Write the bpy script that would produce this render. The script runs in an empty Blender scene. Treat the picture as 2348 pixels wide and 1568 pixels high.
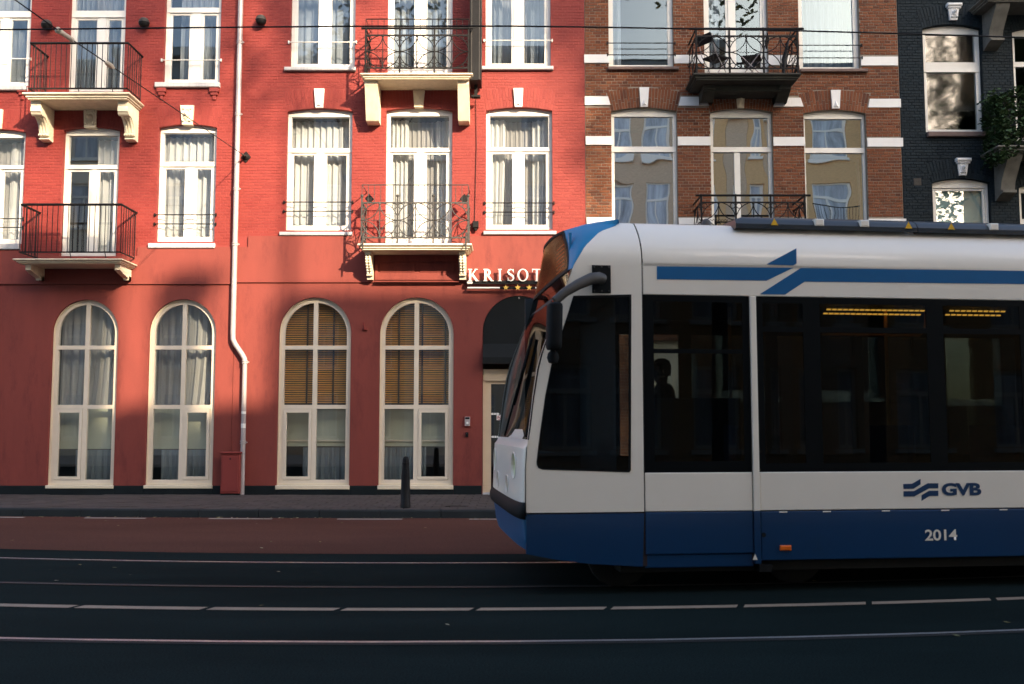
import bpy, bmesh, math, random
from mathutils import Vector, Matrix
from mathutils.geometry import tessellate_polygon

R = random.Random(11)
SC = bpy.context.scene
COL = SC.collection
rad = math.radians

# ------------------------------------------------------------------ camera, sky, sun, exposure
EYE = 1.5                    # eye height above the road
PITCH = rad(4.78)
FPX, CX, CY = 2282.0, 1173.5, 784.0
cam = bpy.data.cameras.new('camera')
cam.sensor_width = 36.0
cam.lens = 35.0
cam.clip_end = 500
cam.dof.use_dof = True
cam.dof.focus_distance = 19.5
cam.dof.aperture_fstop = 2.8
cam_o = bpy.data.objects.new('camera', cam)
COL.objects.link(cam_o)
cam_o.location = (0, 0, EYE)
cam_o.rotation_euler = (math.pi / 2 + PITCH, 0, 0)
SC.camera = cam_o

SUN_DIR = Vector((0.70, -1.0, 0.56)).normalized()       # towards the sun
world = bpy.data.worlds.new('World')
SC.world = world
world.use_nodes = True
wn = world.node_tree.nodes
sky = wn.new('ShaderNodeTexSky')
sky.sky_type = 'NISHITA'
sky.sun_disc = False
sky.sun_elevation = math.asin(SUN_DIR.z)
sky.sun_rotation = math.atan2(SUN_DIR.x, SUN_DIR.y)
sky.air_density = 0.9
sky.dust_density = 3.0
sky.ozone_density = 0.3
world.node_tree.links.new(sky.outputs[0], wn['Background'].inputs[0])
wn['Background'].inputs[1].default_value = 0.15

sun = bpy.data.lights.new('sun', 'SUN')
sun.energy = 3.9
sun.angle = rad(0.8)
sun.color = (1.0, 0.80, 0.56)
sun_o = bpy.data.objects.new('sun', sun)
COL.objects.link(sun_o)
sun_o.rotation_euler = SUN_DIR.to_track_quat('Z', 'Y').to_euler()
sun_o.location = (10, -20, 30)

SC.view_settings.view_transform = 'Standard'
SC.view_settings.look = 'None'
SC.view_settings.gamma = 1
SC.view_settings.use_curve_mapping = False
SC.view_settings.exposure = 1.85
SC.cycles.max_bounces = 8
SC.cycles.transparent_max_bounces = 16
SC.cycles.use_denoising = True
SC.cycles.caustics_reflective = False
SC.cycles.caustics_refractive = False

# ------------------------------------------------------------------ from the photograph to the place
def ray(px, py):
    dx, dy = (px - CX) / FPX, (CY - py) / FPX
    return Vector((dx, math.cos(PITCH) - dy * math.sin(PITCH), math.sin(PITCH) + dy * math.cos(PITCH)))
def at(px, py, Y):
    r = ray(px, py); t = Y / r.y
    return r.x * t, EYE + r.z * t
def ground(px, py, z=0.0):
    r = ray(px, py); t = (z - EYE) / r.z
    return r.x * t, r.y * t
YF = 20.0                    # the row of house fronts
def FX(px, py, Y=YF): return at(px, py, Y)[0]
def FZ(py, Y=YF): return at(CX, py, Y)[1]
def fr(xl, xr, yt, yb, Y=YF):
    ym = (yt + yb) / 2
    return FX(xl, ym, Y), FX(xr, ym, Y), FZ(yb, Y), FZ(yt, Y)

# ------------------------------------------------------------------ objects
def link(o, parent=None):
    COL.objects.link(o)
    if parent is not None:
        o.parent = parent
        if parent.type == 'EMPTY':
            o.matrix_parent_inverse = parent.matrix_basis.inverted()
    return o
def props(o, label=None, cat=None, group=None, kind=None):
    if label: o['label'] = label
    if cat: o['category'] = cat
    if group: o['group'] = group
    if kind: o['kind'] = kind
    return o
def thing(name, label, cat, loc=(0, 0, 0), group=None):
    o = bpy.data.objects.new(name, None)
    o.empty_display_size = 0.2
    o.location = loc
    COL.objects.link(o)
    return props(o, label, cat, group)

class MB:
    """collects faces and links them as one mesh object"""
    def __init__(s): s.v, s.f, s.sm = [], [], False
    def add(s, vs, fs):
        b = len(s.v)
        s.v.extend([tuple(p) for p in vs]); s.f.extend([tuple(i + b for i in f) for f in fs])
        return s
    def box(s, x0, x1, y0, y1, z0, z1):
        return s.add([(x0, y0, z0), (x1, y0, z0), (x1, y1, z0), (x0, y1, z0), (x0, y0, z1), (x1, y0, z1), (x1, y1, z1), (x0, y1, z1)],
                     [(0, 3, 2, 1), (4, 5, 6, 7), (0, 1, 5, 4), (1, 2, 6, 5), (2, 3, 7, 6), (3, 0, 4, 7)])
    def bbox(s, x0, x1, y0, y1, z0, z1, b=0.01):
        """box with chamfered front (towards -y) edges"""
        return s.add([(x0, y1, z0), (x1, y1, z0), (x1, y1, z1), (x0, y1, z1),
                      (x0, y0 + b, z0), (x1, y0 + b, z0), (x1, y0 + b, z1), (x0, y0 + b, z1),
                      (x0 + b, y0, z0 + b), (x1 - b, y0, z0 + b), (x1 - b, y0, z1 - b), (x0 + b, y0, z1 - b)],
                     [(3, 2, 1, 0), (0, 1, 5, 4), (1, 2, 6, 5), (2, 3, 7, 6), (3, 0, 4, 7),
                      (4, 5, 9, 8), (5, 6, 10, 9), (6, 7, 11, 10), (7, 4, 8, 11), (8, 9, 10, 11)])
    def plate(s, outer, holes, y0, y1):
        """polygon with holes in the XZ plane given the thickness y0..y1"""
        loops = [outer] + list(holes)
        pts = [p for l in loops for p in l]
        n = len(pts)
        tris = tessellate_polygon([[Vector((p[0], p[1], 0)) for p in l] for l in loops])
        vs = [(p[0], y0, p[1]) for p in pts] + [(p[0], y1, p[1]) for p in pts]
        fs = []
        for a, b, c in tris:
            A, B, C = pts[a], pts[b], pts[c]
            ar = (B[0]-A[0])*(C[1]-A[1]) - (B[1]-A[1])*(C[0]-A[0])
            if abs(ar) < 1e-10: continue
            if ar < 0: b, c = c, b
            fs.append((a, b, c)); fs.append((a + n, c + n, b + n))
        k = 0
        for li, l in enumerate(loops):
            m = len(l)
            area = sum(l[i][0]*l[(i+1) % m][1] - l[(i+1) % m][0]*l[i][1] for i in range(m))
            ccw = (area > 0) == (li == 0)
            for i in range(m):
                a, b = k + i, k + (i + 1) % m
                fs.append((a, a + n, b + n, b) if ccw else (a, b, b + n, a + n))
            k += m
        return s.add(vs, fs)
    def tube(s, pts, r, n=8, closed=False, caps=True):
        pts = [Vector(p) for p in pts]; m = len(pts)
        rs = r if isinstance(r, (list, tuple)) else [r] * m
        rings = []
        up0 = None
        for i, p in enumerate(pts):
            if closed: d = pts[(i + 1) % m] - pts[i - 1]
            else: d = pts[min(i + 1, m - 1)] - pts[max(i - 1, 0)]
            d.normalize()
            if up0 is None:
                up0 = Vector((0, 0, 1)) if abs(d.z) < .9 else Vector((1, 0, 0))
            a = d.cross(up0)
            if a.length < 1e-4: a = d.cross(Vector((0, 1, 0)))
            a.normalize(); b = a.cross(d).normalized(); up0 = b
            rings.append([p + (a * math.cos(t) + b * math.sin(t)) * rs[i] for t in [2 * math.pi * j / n for j in range(n)]])
        vs = [q for rg in rings for q in rg]
        fs = []
        for i in range(m if closed else m - 1):
            for j in range(n):
                a, b = i * n + j, i * n + (j + 1) % n
                c, d = ((i + 1) % m) * n + (j + 1) % n, ((i + 1) % m) * n + j
                fs.append((a, b, c, d))
        if caps and not closed:
            fs.append(tuple(range(n))[::-1]); fs.append(tuple((m - 1) * n + j for j in range(n)))
        return s.add(vs, fs)
    def lathe(s, prof, c=(0, 0, 0), n=24, axis='z', ang=2 * math.pi, start=0):
        """prof: list of (radius, height)"""
        vs, fs = [], []
        full = abs(ang - 2 * math.pi) < 1e-6
        cols = n if full else n + 1
        for r, h in prof:
            for j in range(cols):
                t = start + ang * j / n
                x, y = r * math.cos(t), r * math.sin(t)
                if axis == 'z': vs.append((c[0] + x, c[1] + y, c[2] + h))
                elif axis == 'y': vs.append((c[0] + x, c[1] + h, c[2] + y))
                else: vs.append((c[0] + h, c[1] + x, c[2] + y))
        for i in range(len(prof) - 1):
            for j in range(n):
                k = (j + 1) % cols
                fs.append((i * cols + j, i * cols + k, (i + 1) * cols + k, (i + 1) * cols + j))
        return s.add(vs, fs)
    def grid(s, rows):
        m = len(rows[0])
        vs = [p for r in rows for p in r]
        fs = [(i * m + j, i * m + j + 1, (i + 1) * m + j + 1, (i + 1) * m + j) for i in range(len(rows) - 1) for j in range(m - 1)]
        return s.add(vs, fs)
    def mesh(s, name, mat, smooth=False, fix=True):
        me = bpy.data.meshes.new(name)
        me.from_pydata(s.v, [], s.f)
        me.materials.append(mat)
        if fix:
            bm = bmesh.new(); bm.from_mesh(me)
            bmesh.ops.recalc_face_normals(bm, faces=bm.faces)
            bm.to_mesh(me); bm.free()
        if smooth:
            me.polygons.foreach_set('use_smooth', [True] * len(me.polygons))
            if smooth != 'all': me.set_sharp_from_angle(angle=rad(smooth if isinstance(smooth, (int, float)) and smooth is not True else 40))
        me.update()
        return me
    def build(s, name, mat, parent=None, smooth=False, fix=True, label=None, kind=None):
        o = bpy.data.objects.new(name, s.mesh(name, mat, smooth, fix))
        link(o, parent)
        return props(o, label, kind=kind)

# ------------------------------------------------------------------ materials
def nt(name):
    m = bpy.data.materials.new(name); m.use_nodes = True
    return m, m.node_tree.nodes, m.node_tree.links, m.node_tree.nodes['Principled BSDF']
def c4(c): return (c[0], c[1], c[2], 1)
def pm(name, col, rough=.6, var=.12, vs=1.5, bump=0., bs=80, metal=0., spec=.4, stain=None, stain_s=.8, stain_lo=.5, stretch=None, coat=0.):
    m, n, l, p = nt(name)
    geo = n.new('ShaderNodeNewGeometry')
    pos = geo.outputs['Position']
    if stretch:
        mp = n.new('ShaderNodeMapping'); mp.inputs['Scale'].default_value = stretch
        l.new(pos, mp.inputs[0]); pos = mp.outputs[0]
    no = n.new('ShaderNodeTexNoise'); no.inputs['Scale'].default_value = vs; no.inputs['Detail'].default_value = 6; no.inputs['Roughness'].default_value = .65
    l.new(pos, no.inputs['Vector'])
    mx = n.new('ShaderNodeMix'); mx.data_type = 'RGBA'
    mr = n.new('ShaderNodeMapRange'); mr.inputs[1].default_value = .3; mr.inputs[2].default_value = .7
    l.new(no.outputs[0], mr.inputs[0]); l.new(mr.outputs[0], mx.inputs[0])
    mx.inputs[6].default_value = c4([min(1, v * (1 - var)) for v in col])
    mx.inputs[7].default_value = c4([min(1, v * (1 + var)) for v in col])
    out = mx.outputs[2]
    if stain:
        n2 = n.new('ShaderNodeTexNoise'); n2.inputs['Scale'].default_value = stain_s; n2.inputs['Detail'].default_value = 8; n2.inputs['Roughness'].default_value = .75
        l.new(pos, n2.inputs['Vector'])
        m2 = n.new('ShaderNodeMapRange'); m2.inputs[1].default_value = stain_lo; m2.inputs[2].default_value = stain_lo + .2
        l.new(n2.outputs[0], m2.inputs[0])
        x2 = n.new('ShaderNodeMix'); x2.data_type = 'RGBA'
        l.new(m2.outputs[0], x2.inputs[0]); l.new(out, x2.inputs[6]); x2.inputs[7].default_value = c4(stain)
        out = x2.outputs[2]
    l.new(out, p.inputs['Base Color'])
    p.inputs['Roughness'].default_value = rough; p.inputs['Metallic'].default_value = metal
    p.inputs['Specular IOR Level'].default_value = spec
    if coat: p.inputs['Coat Weight'].default_value = coat; p.inputs['Coat Roughness'].default_value = .05
    if bump:
        nb = n.new('ShaderNodeTexNoise'); nb.inputs['Scale'].default_value = bs; nb.inputs['Detail'].default_value = 5
        l.new(geo.outputs['Position'], nb.inputs['Vector'])
        b = n.new('ShaderNodeBump'); b.inputs['Strength'].default_value = bump; b.inputs['Distance'].default_value = .01
        l.new(nb.outputs[0], b.inputs['Height']); l.new(b.outputs[0], p.inputs['Normal'])
    return m
def brickmat(name, cols, rough=.85, bump=.5, var=.2, drip=None):
    m, n, l, p = nt(name)
    geo = n.new('ShaderNodeNewGeometry'); oi = n.new('ShaderNodeObjectInfo')
    ad = n.new('ShaderNodeMath'); ad.operation = 'ADD'
    l.new(geo.outputs['Random Per Island'], ad.inputs[0]); l.new(oi.outputs['Random'], ad.inputs[1])
    fc = n.new('ShaderNodeMath'); fc.operation = 'FRACT'; l.new(ad.outputs[0], fc.inputs[0])
    rp = n.new('ShaderNodeValToRGB'); l.new(fc.outputs[0], rp.inputs[0])
    while len(rp.color_ramp.elements) < len(cols): rp.color_ramp.elements.new(.5)
    for i, c in enumerate(cols):
        rp.color_ramp.elements[i].position = i / max(1, len(cols) - 1); rp.color_ramp.elements[i].color = c4(c)
    no = n.new('ShaderNodeTexNoise'); no.inputs['Scale'].default_value = 14; no.inputs['Detail'].default_value = 8; no.inputs['Roughness'].default_value = .7
    l.new(geo.outputs['Position'], no.inputs['Vector'])
    n2 = n.new('ShaderNodeTexNoise'); n2.inputs['Scale'].default_value = .7; n2.inputs['Detail'].default_value = 4
    l.new(geo.outputs['Position'], n2.inputs['Vector'])
    ml = n.new('ShaderNodeMath'); ml.operation = 'ADD'; l.new(no.outputs[0], ml.inputs[0]); l.new(n2.outputs[0], ml.inputs[1])
    mr = n.new('ShaderNodeMapRange'); mr.inputs[1].default_value = .6; mr.inputs[2].default_value = 1.4; mr.inputs[3].default_value = 1 - var; mr.inputs[4].default_value = 1 + var
    l.new(ml.outputs[0], mr.inputs[0])
    vm = n.new('ShaderNodeVectorMath'); vm.operation = 'SCALE'; l.new(rp.outputs[0], vm.inputs[0]); l.new(mr.outputs[0], vm.inputs['Scale'])
    l.new(vm.outputs[0], p.inputs['Base Color']); p.inputs['Roughness'].default_value = rough; p.inputs['Specular IOR Level'].default_value = .25
    nb = n.new('ShaderNodeTexNoise'); nb.inputs['Scale'].default_value = 45; nb.inputs['Detail'].default_value = 6
    l.new(geo.outputs['Position'], nb.inputs['Vector'])
    b = n.new('ShaderNodeBump'); b.inputs['Strength'].default_value = bump; b.inputs['Distance'].default_value = .012
    l.new(nb.outputs[0], b.inputs['Height']); l.new(b.outputs[0], p.inputs['Normal'])
    return m
def glass(name, tint=(.9, .93, .95), fac=.2, wave=.25, ws=1.2, rough=.01, refl=(1, 1, 1)):
    m, n, l, p = nt(name)
    n.remove(p)
    tr = n.new('ShaderNodeBsdfTransparent'); tr.inputs[0].default_value = c4(tint)
    gl = n.new('ShaderNodeBsdfGlossy'); gl.inputs['Roughness'].default_value = rough; gl.inputs[0].default_value = c4(refl)
    geo = n.new('ShaderNodeNewGeometry')
    no = n.new('ShaderNodeTexNoise'); no.inputs['Scale'].default_value = ws; no.inputs['Detail'].default_value = 1
    l.new(geo.outputs['Position'], no.inputs['Vector'])
    b = n.new('ShaderNodeBump'); b.inputs['Strength'].default_value = wave; b.inputs['Distance'].default_value = .02
    l.new(no.outputs[0], b.inputs['Height']); l.new(b.outputs[0], gl.inputs['Normal'])
    fr_ = n.new('ShaderNodeFresnel'); fr_.inputs[0].default_value = 1.5
    ad = n.new('ShaderNodeMath'); ad.operation = 'ADD'; ad.use_clamp = True; ad.inputs[1].default_value = fac - .04
    l.new(fr_.outputs[0], ad.inputs[0])
    bf = n.new('ShaderNodeMath'); bf.operation = 'SUBTRACT'; bf.inputs[0].default_value = 1; l.new(geo.outputs['Backfacing'], bf.inputs[1])
    fm = n.new('ShaderNodeMath'); fm.operation = 'MULTIPLY'; l.new(ad.outputs[0], fm.inputs[0]); l.new(bf.outputs[0], fm.inputs[1])
    tm = n.new('ShaderNodeMix'); tm.data_type = 'RGBA'; l.new(geo.outputs['Backfacing'], tm.inputs[0]); tm.inputs[6].default_value = c4(tint); tm.inputs[7].default_value = (1, 1, 1, 1); l.new(tm.outputs[2], tr.inputs[0])
    mx = n.new('ShaderNodeMixShader'); l.new(fm.outputs[0], mx.inputs[0]); l.new(tr.outputs[0], mx.inputs[1]); l.new(gl.outputs[0], mx.inputs[2])
    l.new(mx.outputs[0], n['Material Output'].inputs[0])
    return m
def cloth(name, col, trans=.35):
    m, n, l, p = nt(name)
    n.remove(p)
    d = n.new('ShaderNodeBsdfDiffuse'); t = n.new('ShaderNodeBsdfTranslucent'); mx = n.new('ShaderNodeMixShader'); mx.inputs[0].default_value = trans
    geo = n.new('ShaderNodeNewGeometry'); mp = n.new('ShaderNodeMapping'); mp.inputs['Scale'].default_value = (14, 2, .6); l.new(geo.outputs['Position'], mp.inputs[0])
    no = n.new('ShaderNodeTexNoise'); no.inputs['Scale'].default_value = 1.; l.new(mp.outputs[0], no.inputs['Vector'])
    cm = n.new('ShaderNodeMix'); cm.data_type = 'RGBA'; l.new(no.outputs[0], cm.inputs[0])
    cm.inputs[6].default_value = c4([v * .82 for v in col]); cm.inputs[7].default_value = c4([min(1, v * 1.1) for v in col])
    for s in (d, t): l.new(cm.outputs[2], s.inputs[0])
    l.new(d.outputs[0], mx.inputs[1]); l.new(t.outputs[0], mx.inputs[2]); l.new(mx.outputs[0], n['Material Output'].inputs[0])
    return m
def emit(name, col, s):
    m, n, l, p = nt(name)
    p.inputs['Base Color'].default_value = c4(col); p.inputs['Emission Color'].default_value = c4(col); p.inputs['Emission Strength'].default_value = s
    return m

M = {}
M['red_base'] = pm('red painted masonry', (.205, .029, .024), .7, .10, 1.2, .25, 60)
M['red_brick'] = brickmat('red painted brick', [(.205, .029, .024), (.22, .034, .027), (.19, .026, .022), (.21, .031, .025)], .6, .45, .10)
M['plaster'] = pm('salmon plaster', (.185, .035, .026), .75, .12, 1.1, .2, 40, stain=(.115, .019, .016), stain_s=1.6, stain_lo=.52, stretch=(1.6, 1.6, .45))
M['mortar'] = pm('grey mortar', (.24, .20, .16), .95, .2, 8, .4, 120)
M['brick'] = brickmat('orange brown brick', [(.165, .056, .026), (.19, .067, .031), (.14, .046, .024), (.21, .078, .037), (.10, .038, .023), (.175, .062, .028)], .9, .6, .22)
M['black_base'] = pm('black painted masonry', (.005, .010, .014), .8, .2, 3, .3, 60, spec=.15)
M['black_brick'] = brickmat('black painted brick', [(.006, .013, .0185), (.008, .0165, .023), (.005, .011, .0155)], .75, .5, .2)
M['white'] = pm('white window paint', (.70, .68, .63), .35, .04, 2, 0, stain=(.56, .5, .42), stain_s=1.6, stain_lo=.66)
M['cream'] = pm('cream paint', (.72, .62, .46), .4, .06, 2, .05, 60, stain=(.5, .38, .24), stain_s=2.2, stain_lo=.62)
M['whiteband'] = pm('white painted stone', (.74, .73, .71), .6, .05, 3, .1, 60)
M['stone'] = pm('cream balcony stone', (.70, .62, .47), .75, .12, 2.5, .25, 70, stain=(.22, .19, .11), stain_s=3, stain_lo=.62, stretch=(3, 3, 1.2))
M['carved'] = pm('cream carved stone', (.74, .67, .52), .7, .1, 6, .3, 90, stain=(.36, .28, .16), stain_s=7, stain_lo=.6)
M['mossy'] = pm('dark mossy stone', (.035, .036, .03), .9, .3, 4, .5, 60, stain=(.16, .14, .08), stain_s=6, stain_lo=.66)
M['sill'] = pm('grey stone sill', (.40, .40, .42), .7, .15, 6, .15, 120, stain=(.18, .16, .13), stain_s=6, stain_lo=.63, stretch=(4, 1, .4))
M['brownsill'] = pm('brown stone sill', (.16, .11, .095), .8, .2, 6, .2, 120)
M['iron'] = pm('dark painted iron', (.008, .0075, .008), .65, .3, 8, .1, 200, spec=.2)
M['iron_grey'] = pm('weathered grey iron', (.04, .037, .035), .55, .3, 9, .1, 200, stain=(.16, .08, .04), stain_s=14, stain_lo=.66)
M['black'] = pm('black plastic', (.006, .006, .007), .55, .2, 5, spec=.2)
M['plinth'] = pm('dark plinth', (.008, .012, .014), .8, .2, 3, .2, 60, spec=.15)
M['zinc'] = pm('painted zinc pipe', (.36, .32, .32), .4, .08, 3, 0, metal=.15, stain=(.3, .28, .26), stain_s=4, stain_lo=.68)
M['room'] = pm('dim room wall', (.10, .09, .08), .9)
M['curtain'] = cloth('white sheer curtain', (.82, .82, .80))
M['curtain_dim'] = cloth('grey sheer curtain', (.50, .48, .46))
M['cafe'] = cloth('cafe curtain', (.30, .34, .36))
M['roller'] = pm('olive roller panel', (.46, .46, .34), .8, .06, 2)
M['tealblind'] = pm('pale green blind', (.30, .42, .40), .8, .05, 2)
M['wood'] = pm('honey wood slat', (.74, .34, .075), .45, .2, 6, stretch=(1, 1, 12))
M['tape'] = pm('black blind tape', (.012, .011, .01), .8)
M['pane'] = glass('clear window pane', fac=.22, wave=.05, ws=.9)
M['pane_sky'] = glass('upper window pane', (.75, .8, .85), fac=.085, wave=.05, ws=.9, refl=(.70, .88, 1.0))  # bluish reflection colour puts the blue of the sky into the glass
M['arch_white_shaded'] = pm('shade toned white frame paint', (.66, .58, .47), .45, .05, 2, stain=(.5, .4, .28), stain_s=1.8, stain_lo=.66)  # same white as the upper frames, beige of the shade put into the colour
M['curtain_skytoned'] = cloth('white sheer toned for sky', (.17, .20, .225))  # white curtain darkened against the sun, sky blue put into its colour
M['curtain_up'] = cloth('sheer upper curtain', (.40, .42, .43))
M['pane_wavy'] = glass('old wavy pane', (.7, .7, .68), fac=.66, wave=.22, ws=1.1)
M['pane_tree'] = glass('pane facing the trees', (.6, .62, .6), fac=.075, wave=.12, ws=1.3, rough=.04)
M['pane_low'] = glass('shaded ground floor pane', (.86, .9, .9), fac=.10, wave=.05, ws=.9)
M['pane_dark'] = glass('dark door pane', (.25, .27, .28), fac=.08, wave=.03)
M['awning'] = pm('black canvas awning', (.004, .006, .007), .7, .2, 3, .1, 200, spec=.2)
M['asphalt'] = pm('asphalt', (.0088, .0150, .0152), .95, .3, .6, .3, 160, spec=.02, stain=(.0045, .0075, .008), stain_s=.35, stain_lo=.55, stretch=(.25, 1, 1))
def grainy(m, lo=.55, hi=1.7, sc=70):
    n, l = m.node_tree.nodes, m.node_tree.links
    p = n['Principled BSDF']; src = p.inputs['Base Color'].links[0].from_socket
    g = n.new('ShaderNodeNewGeometry'); no = n.new('ShaderNodeTexNoise'); no.inputs['Scale'].default_value = sc; no.inputs['Detail'].default_value = 2
    l.new(g.outputs['Position'], no.inputs['Vector'])
    mr = n.new('ShaderNodeMapRange'); mr.inputs[1].default_value = .35; mr.inputs[2].default_value = .68; mr.inputs[3].default_value = lo; mr.inputs[4].default_value = hi
    l.new(no.outputs[0], mr.inputs[0])
    v = n.new('ShaderNodeVectorMath'); v.operation = 'SCALE'; l.new(src, v.inputs[0]); l.new(mr.outputs[0], v.inputs['Scale']); l.new(v.outputs[0], p.inputs['Base Color'])
grainy(M['asphalt'], .62, 1.5, 75)
M['bouncepave'] = pm('pale bounce paving', (.42, .36, .29), .9, .12, 2)  # unseen paving, colour raised to bounce light onto the tram
M['redlane'] = pm('red asphalt lane', (.092, .042, .031), .95, .16, .5, .3, 160, spec=.02, stain=(.055, .028, .023), stain_s=.4, stain_lo=.58, stretch=(.3, 1, 1))
grainy(M['redlane'], .7, 1.4, 60)
M['kerb'] = pm('dark kerb stone', (.012, .016, .017), .85, .25, 4, .4, 90)
M['paver'] = brickmat('concrete paver', [(.062, .05, .046), (.075, .06, .055), (.055, .047, .043), (.068, .054, .047)], .9, .4, .15)
M['joint'] = pm('paver joint sand', (.05, .045, .04), .95, .2, 20)
M['mark'] = pm('worn road paint', (.27, .205, .15), .85, .15, 3, .1, 120, stain=(.06, .055, .05), stain_s=9, stain_lo=.60)
M['markwhite'] = pm('white road paint', (.36, .32, .28), .8, .08, 3, .1, 120, stain=(.1, .05, .04), stain_s=9, stain_lo=.60)
M['rail'] = pm('polished rail steel', (.55, .55, .56), .45, .15, 3, 0, metal=1, stain=(.2, .19, .18), stain_s=2, stain_lo=.6)
M['railold'] = pm('dull rail steel', (.06, .06, .06), .6, .1, 3, 0, metal=.6)
M['groove'] = pm('rail groove', (.006, .007, .007), .9)
# tram
M['t_frame'] = pm('tinted glass border', (.0022, .0035, .0045), .6, .1, 3, spec=.08)
M['t_white'] = pm('tram white paint', (.85, .785, .69), .28, .03, .8, 0, coat=.3, stain=(.70, .62, .53), stain_s=.6, stain_lo=.6)
M['t_blue'] = pm('tram blue paint', (.0022, .034, .105), .28, .08, .8, 0, coat=.3, stain=(.006, .03, .07), stain_s=1.2, stain_lo=.56, stretch=(1, 1, .4))
M['t_stripe'] = pm('tram stripe blue', (.006, .11, .29), .3, .05, 2)
M['t_nose'] = pm('tram nose blue', (.004, .075, .19), .5, .06, 2)
M['t_cap'] = pm('tram cap blue', (.005, .20, .42), .5, .08, 3)
M['t_seam'] = pm('tram seam', (.02, .012, .014), .7)
M['t_glass'] = glass('tram tinted glass', (.115, .15, .16), fac=.012, wave=.03, ws=.7)
M['t_screen'] = glass('tram windscreen', (.22, .25, .26), fac=.0, wave=.02, ws=.7, refl=(.50, .47, .45))
M['t_display'] = glass('destination glass', (.42, .17, .07), fac=.0, wave=0, ws=.8, rough=.22, refl=(.42, .30, .22))
M['t_rubber'] = pm('black rubber', (.004, .005, .006), .75, .2, 4, spec=.2)
M['t_in'] = pm('dark tram interior', (.035, .045, .05), .7)
M['t_floor'] = pm('tram floor', (.03, .03, .032), .8)
M['t_seat'] = pm('dark blue seat', (.02, .03, .06), .8)
M['t_grey'] = pm('grey plastic', (.055, .05, .047), .5, .08, 3)
M['t_roofbox'] = pm('dark roof duct', (.014, .022, .032), .4, .1, 2, coat=.1)
M['t_under'] = pm('under frame', (.012, .012, .012), .8)
M['t_lampglass'] = pm('headlight lens', (.80, .80, .52), .2, .05, 9, coat=.6)
M['orange'] = pm('orange reflector', (.75, .14, .01), .3)
M['yellow'] = pm('yellow sticker', (.75, .42, .02), .5)
M['gold'] = pm('yellow star', (.78, .50, .10), .5)
M['lampstrip'] = emit('lit saloon lamp', (1.0, .42, .06), 1.05)
M['bulb'] = emit('lit bulb', (1.0, .55, .15), 4)
M['skin'] = pm('skin', (.35, .2, .14), .6)
M['dark_cloth'] = pm('dark clothes', (.012, .012, .016), .9)
M['leaf'] = brickmat('green leaf', [(.07, .11, .025), (.09, .13, .03), (.06, .10, .02), (.11, .14, .035)], .6, .1, .2)
M['ivy'] = brickmat('ivy leaf', [(.02, .045, .018), (.03, .06, .02), (.015, .035, .012)], .6, .1, .2)
M['bark'] = pm('bark', (.07, .055, .04), .95, .3, 6, .8, 40)
M['tan_brick'] = pm('tan brick front', (.66, .41, .19), .9, .18, 7, .4, 60, stretch=(1, 1, 4))
M['opp_cream'] = pm('cream painted front', (.80, .68, .50), .8, .06, 2)  # unseen fronts, pale and warm to bounce light onto the tram
M['opp_brown'] = pm('brown brick front', (.58, .42, .27), .9, .2, 7, stretch=(1, 1, 4))
M['opp_white'] = pm('white painted front', (.82, .77, .66), .8, .05, 2)
M['opp_glass'] = pm('curtained window', (.42, .44, .45), .3, .5, 1.2, stretch=(3, 1, .5))
M['opp_grey'] = pm('grey brick front', (.30, .31, .27), .9, .2, 7, stretch=(1, 1, 4))
M['opp_roof'] = pm('roof tiles', (.13, .06, .04), .9, .2, 5)
M['beige'] = pm('beige door frame', (.58, .47, .34), .5, .06, 2)

# ------------------------------------------------------------------ ground, road, rails
def trk(x):
    """gentle bend of the street's tracks: extra distance at x"""
    if x > 7: return trk(7) + (x - 7) * (.036 + .0364 * 7)
    if x < -8: return trk(-8) + (x + 8) * (.036 - .0364 * 8)
    return .036 * x + .0182 * x * x
def strip(name, mat, d0, d1, z, x0=-30, x1=30, n=60, k0=1., k1=1., kind='structure', mb=None, z1=None):
    b = mb or MB()
    rows = [[], []]
    for i in range(n + 1):
        x = x0 + (x1 - x0) * i / n
        rows[0].append((x, d0 + k0 * trk(x), z)); rows[1].append((x, d1 + k1 * trk(x), z if z1 is None else z1))
    b.grid(rows)
    if mb is None:
        o = b.build(name, mat, fix=False); o['kind'] = kind
        return o
MB().add([(-160, -120, -.02), (160, -120, -.02), (160, 160, -.02), (-160, 160, -.02)], [(0, 1, 2, 3)]).build('ground', M['asphalt'], kind='structure', fix=False)
# distances of the road lines straight ahead (x = 0)
D_R1, D_R2, D_R3 = ground(CX, 1291)[1], ground(CX, 1347)[1], ground(CX, 1472)[1]
D_R4 = D_R3 - (D_R1 - D_R2)
D_LANE = ground(CX, 1270)[1] - .0
KX = ground(600, 1185)[0]
D_KERB = ground(CX, 1188)[1]
KK = .35
PZ = .13
MB().grid([[(x, -3.2 + 0 * x, 0) for x in range(-30, 31)], [(x, D_LANE + trk(x), 0) for x in range(-30, 31)]]).build('road', M['asphalt'], kind='structure', fix=False)
strip('bike_lane', M['redlane'], D_LANE, D_KERB, .002, k1=KK)
def kerbline(x): return D_KERB + KK * trk(x)
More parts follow.
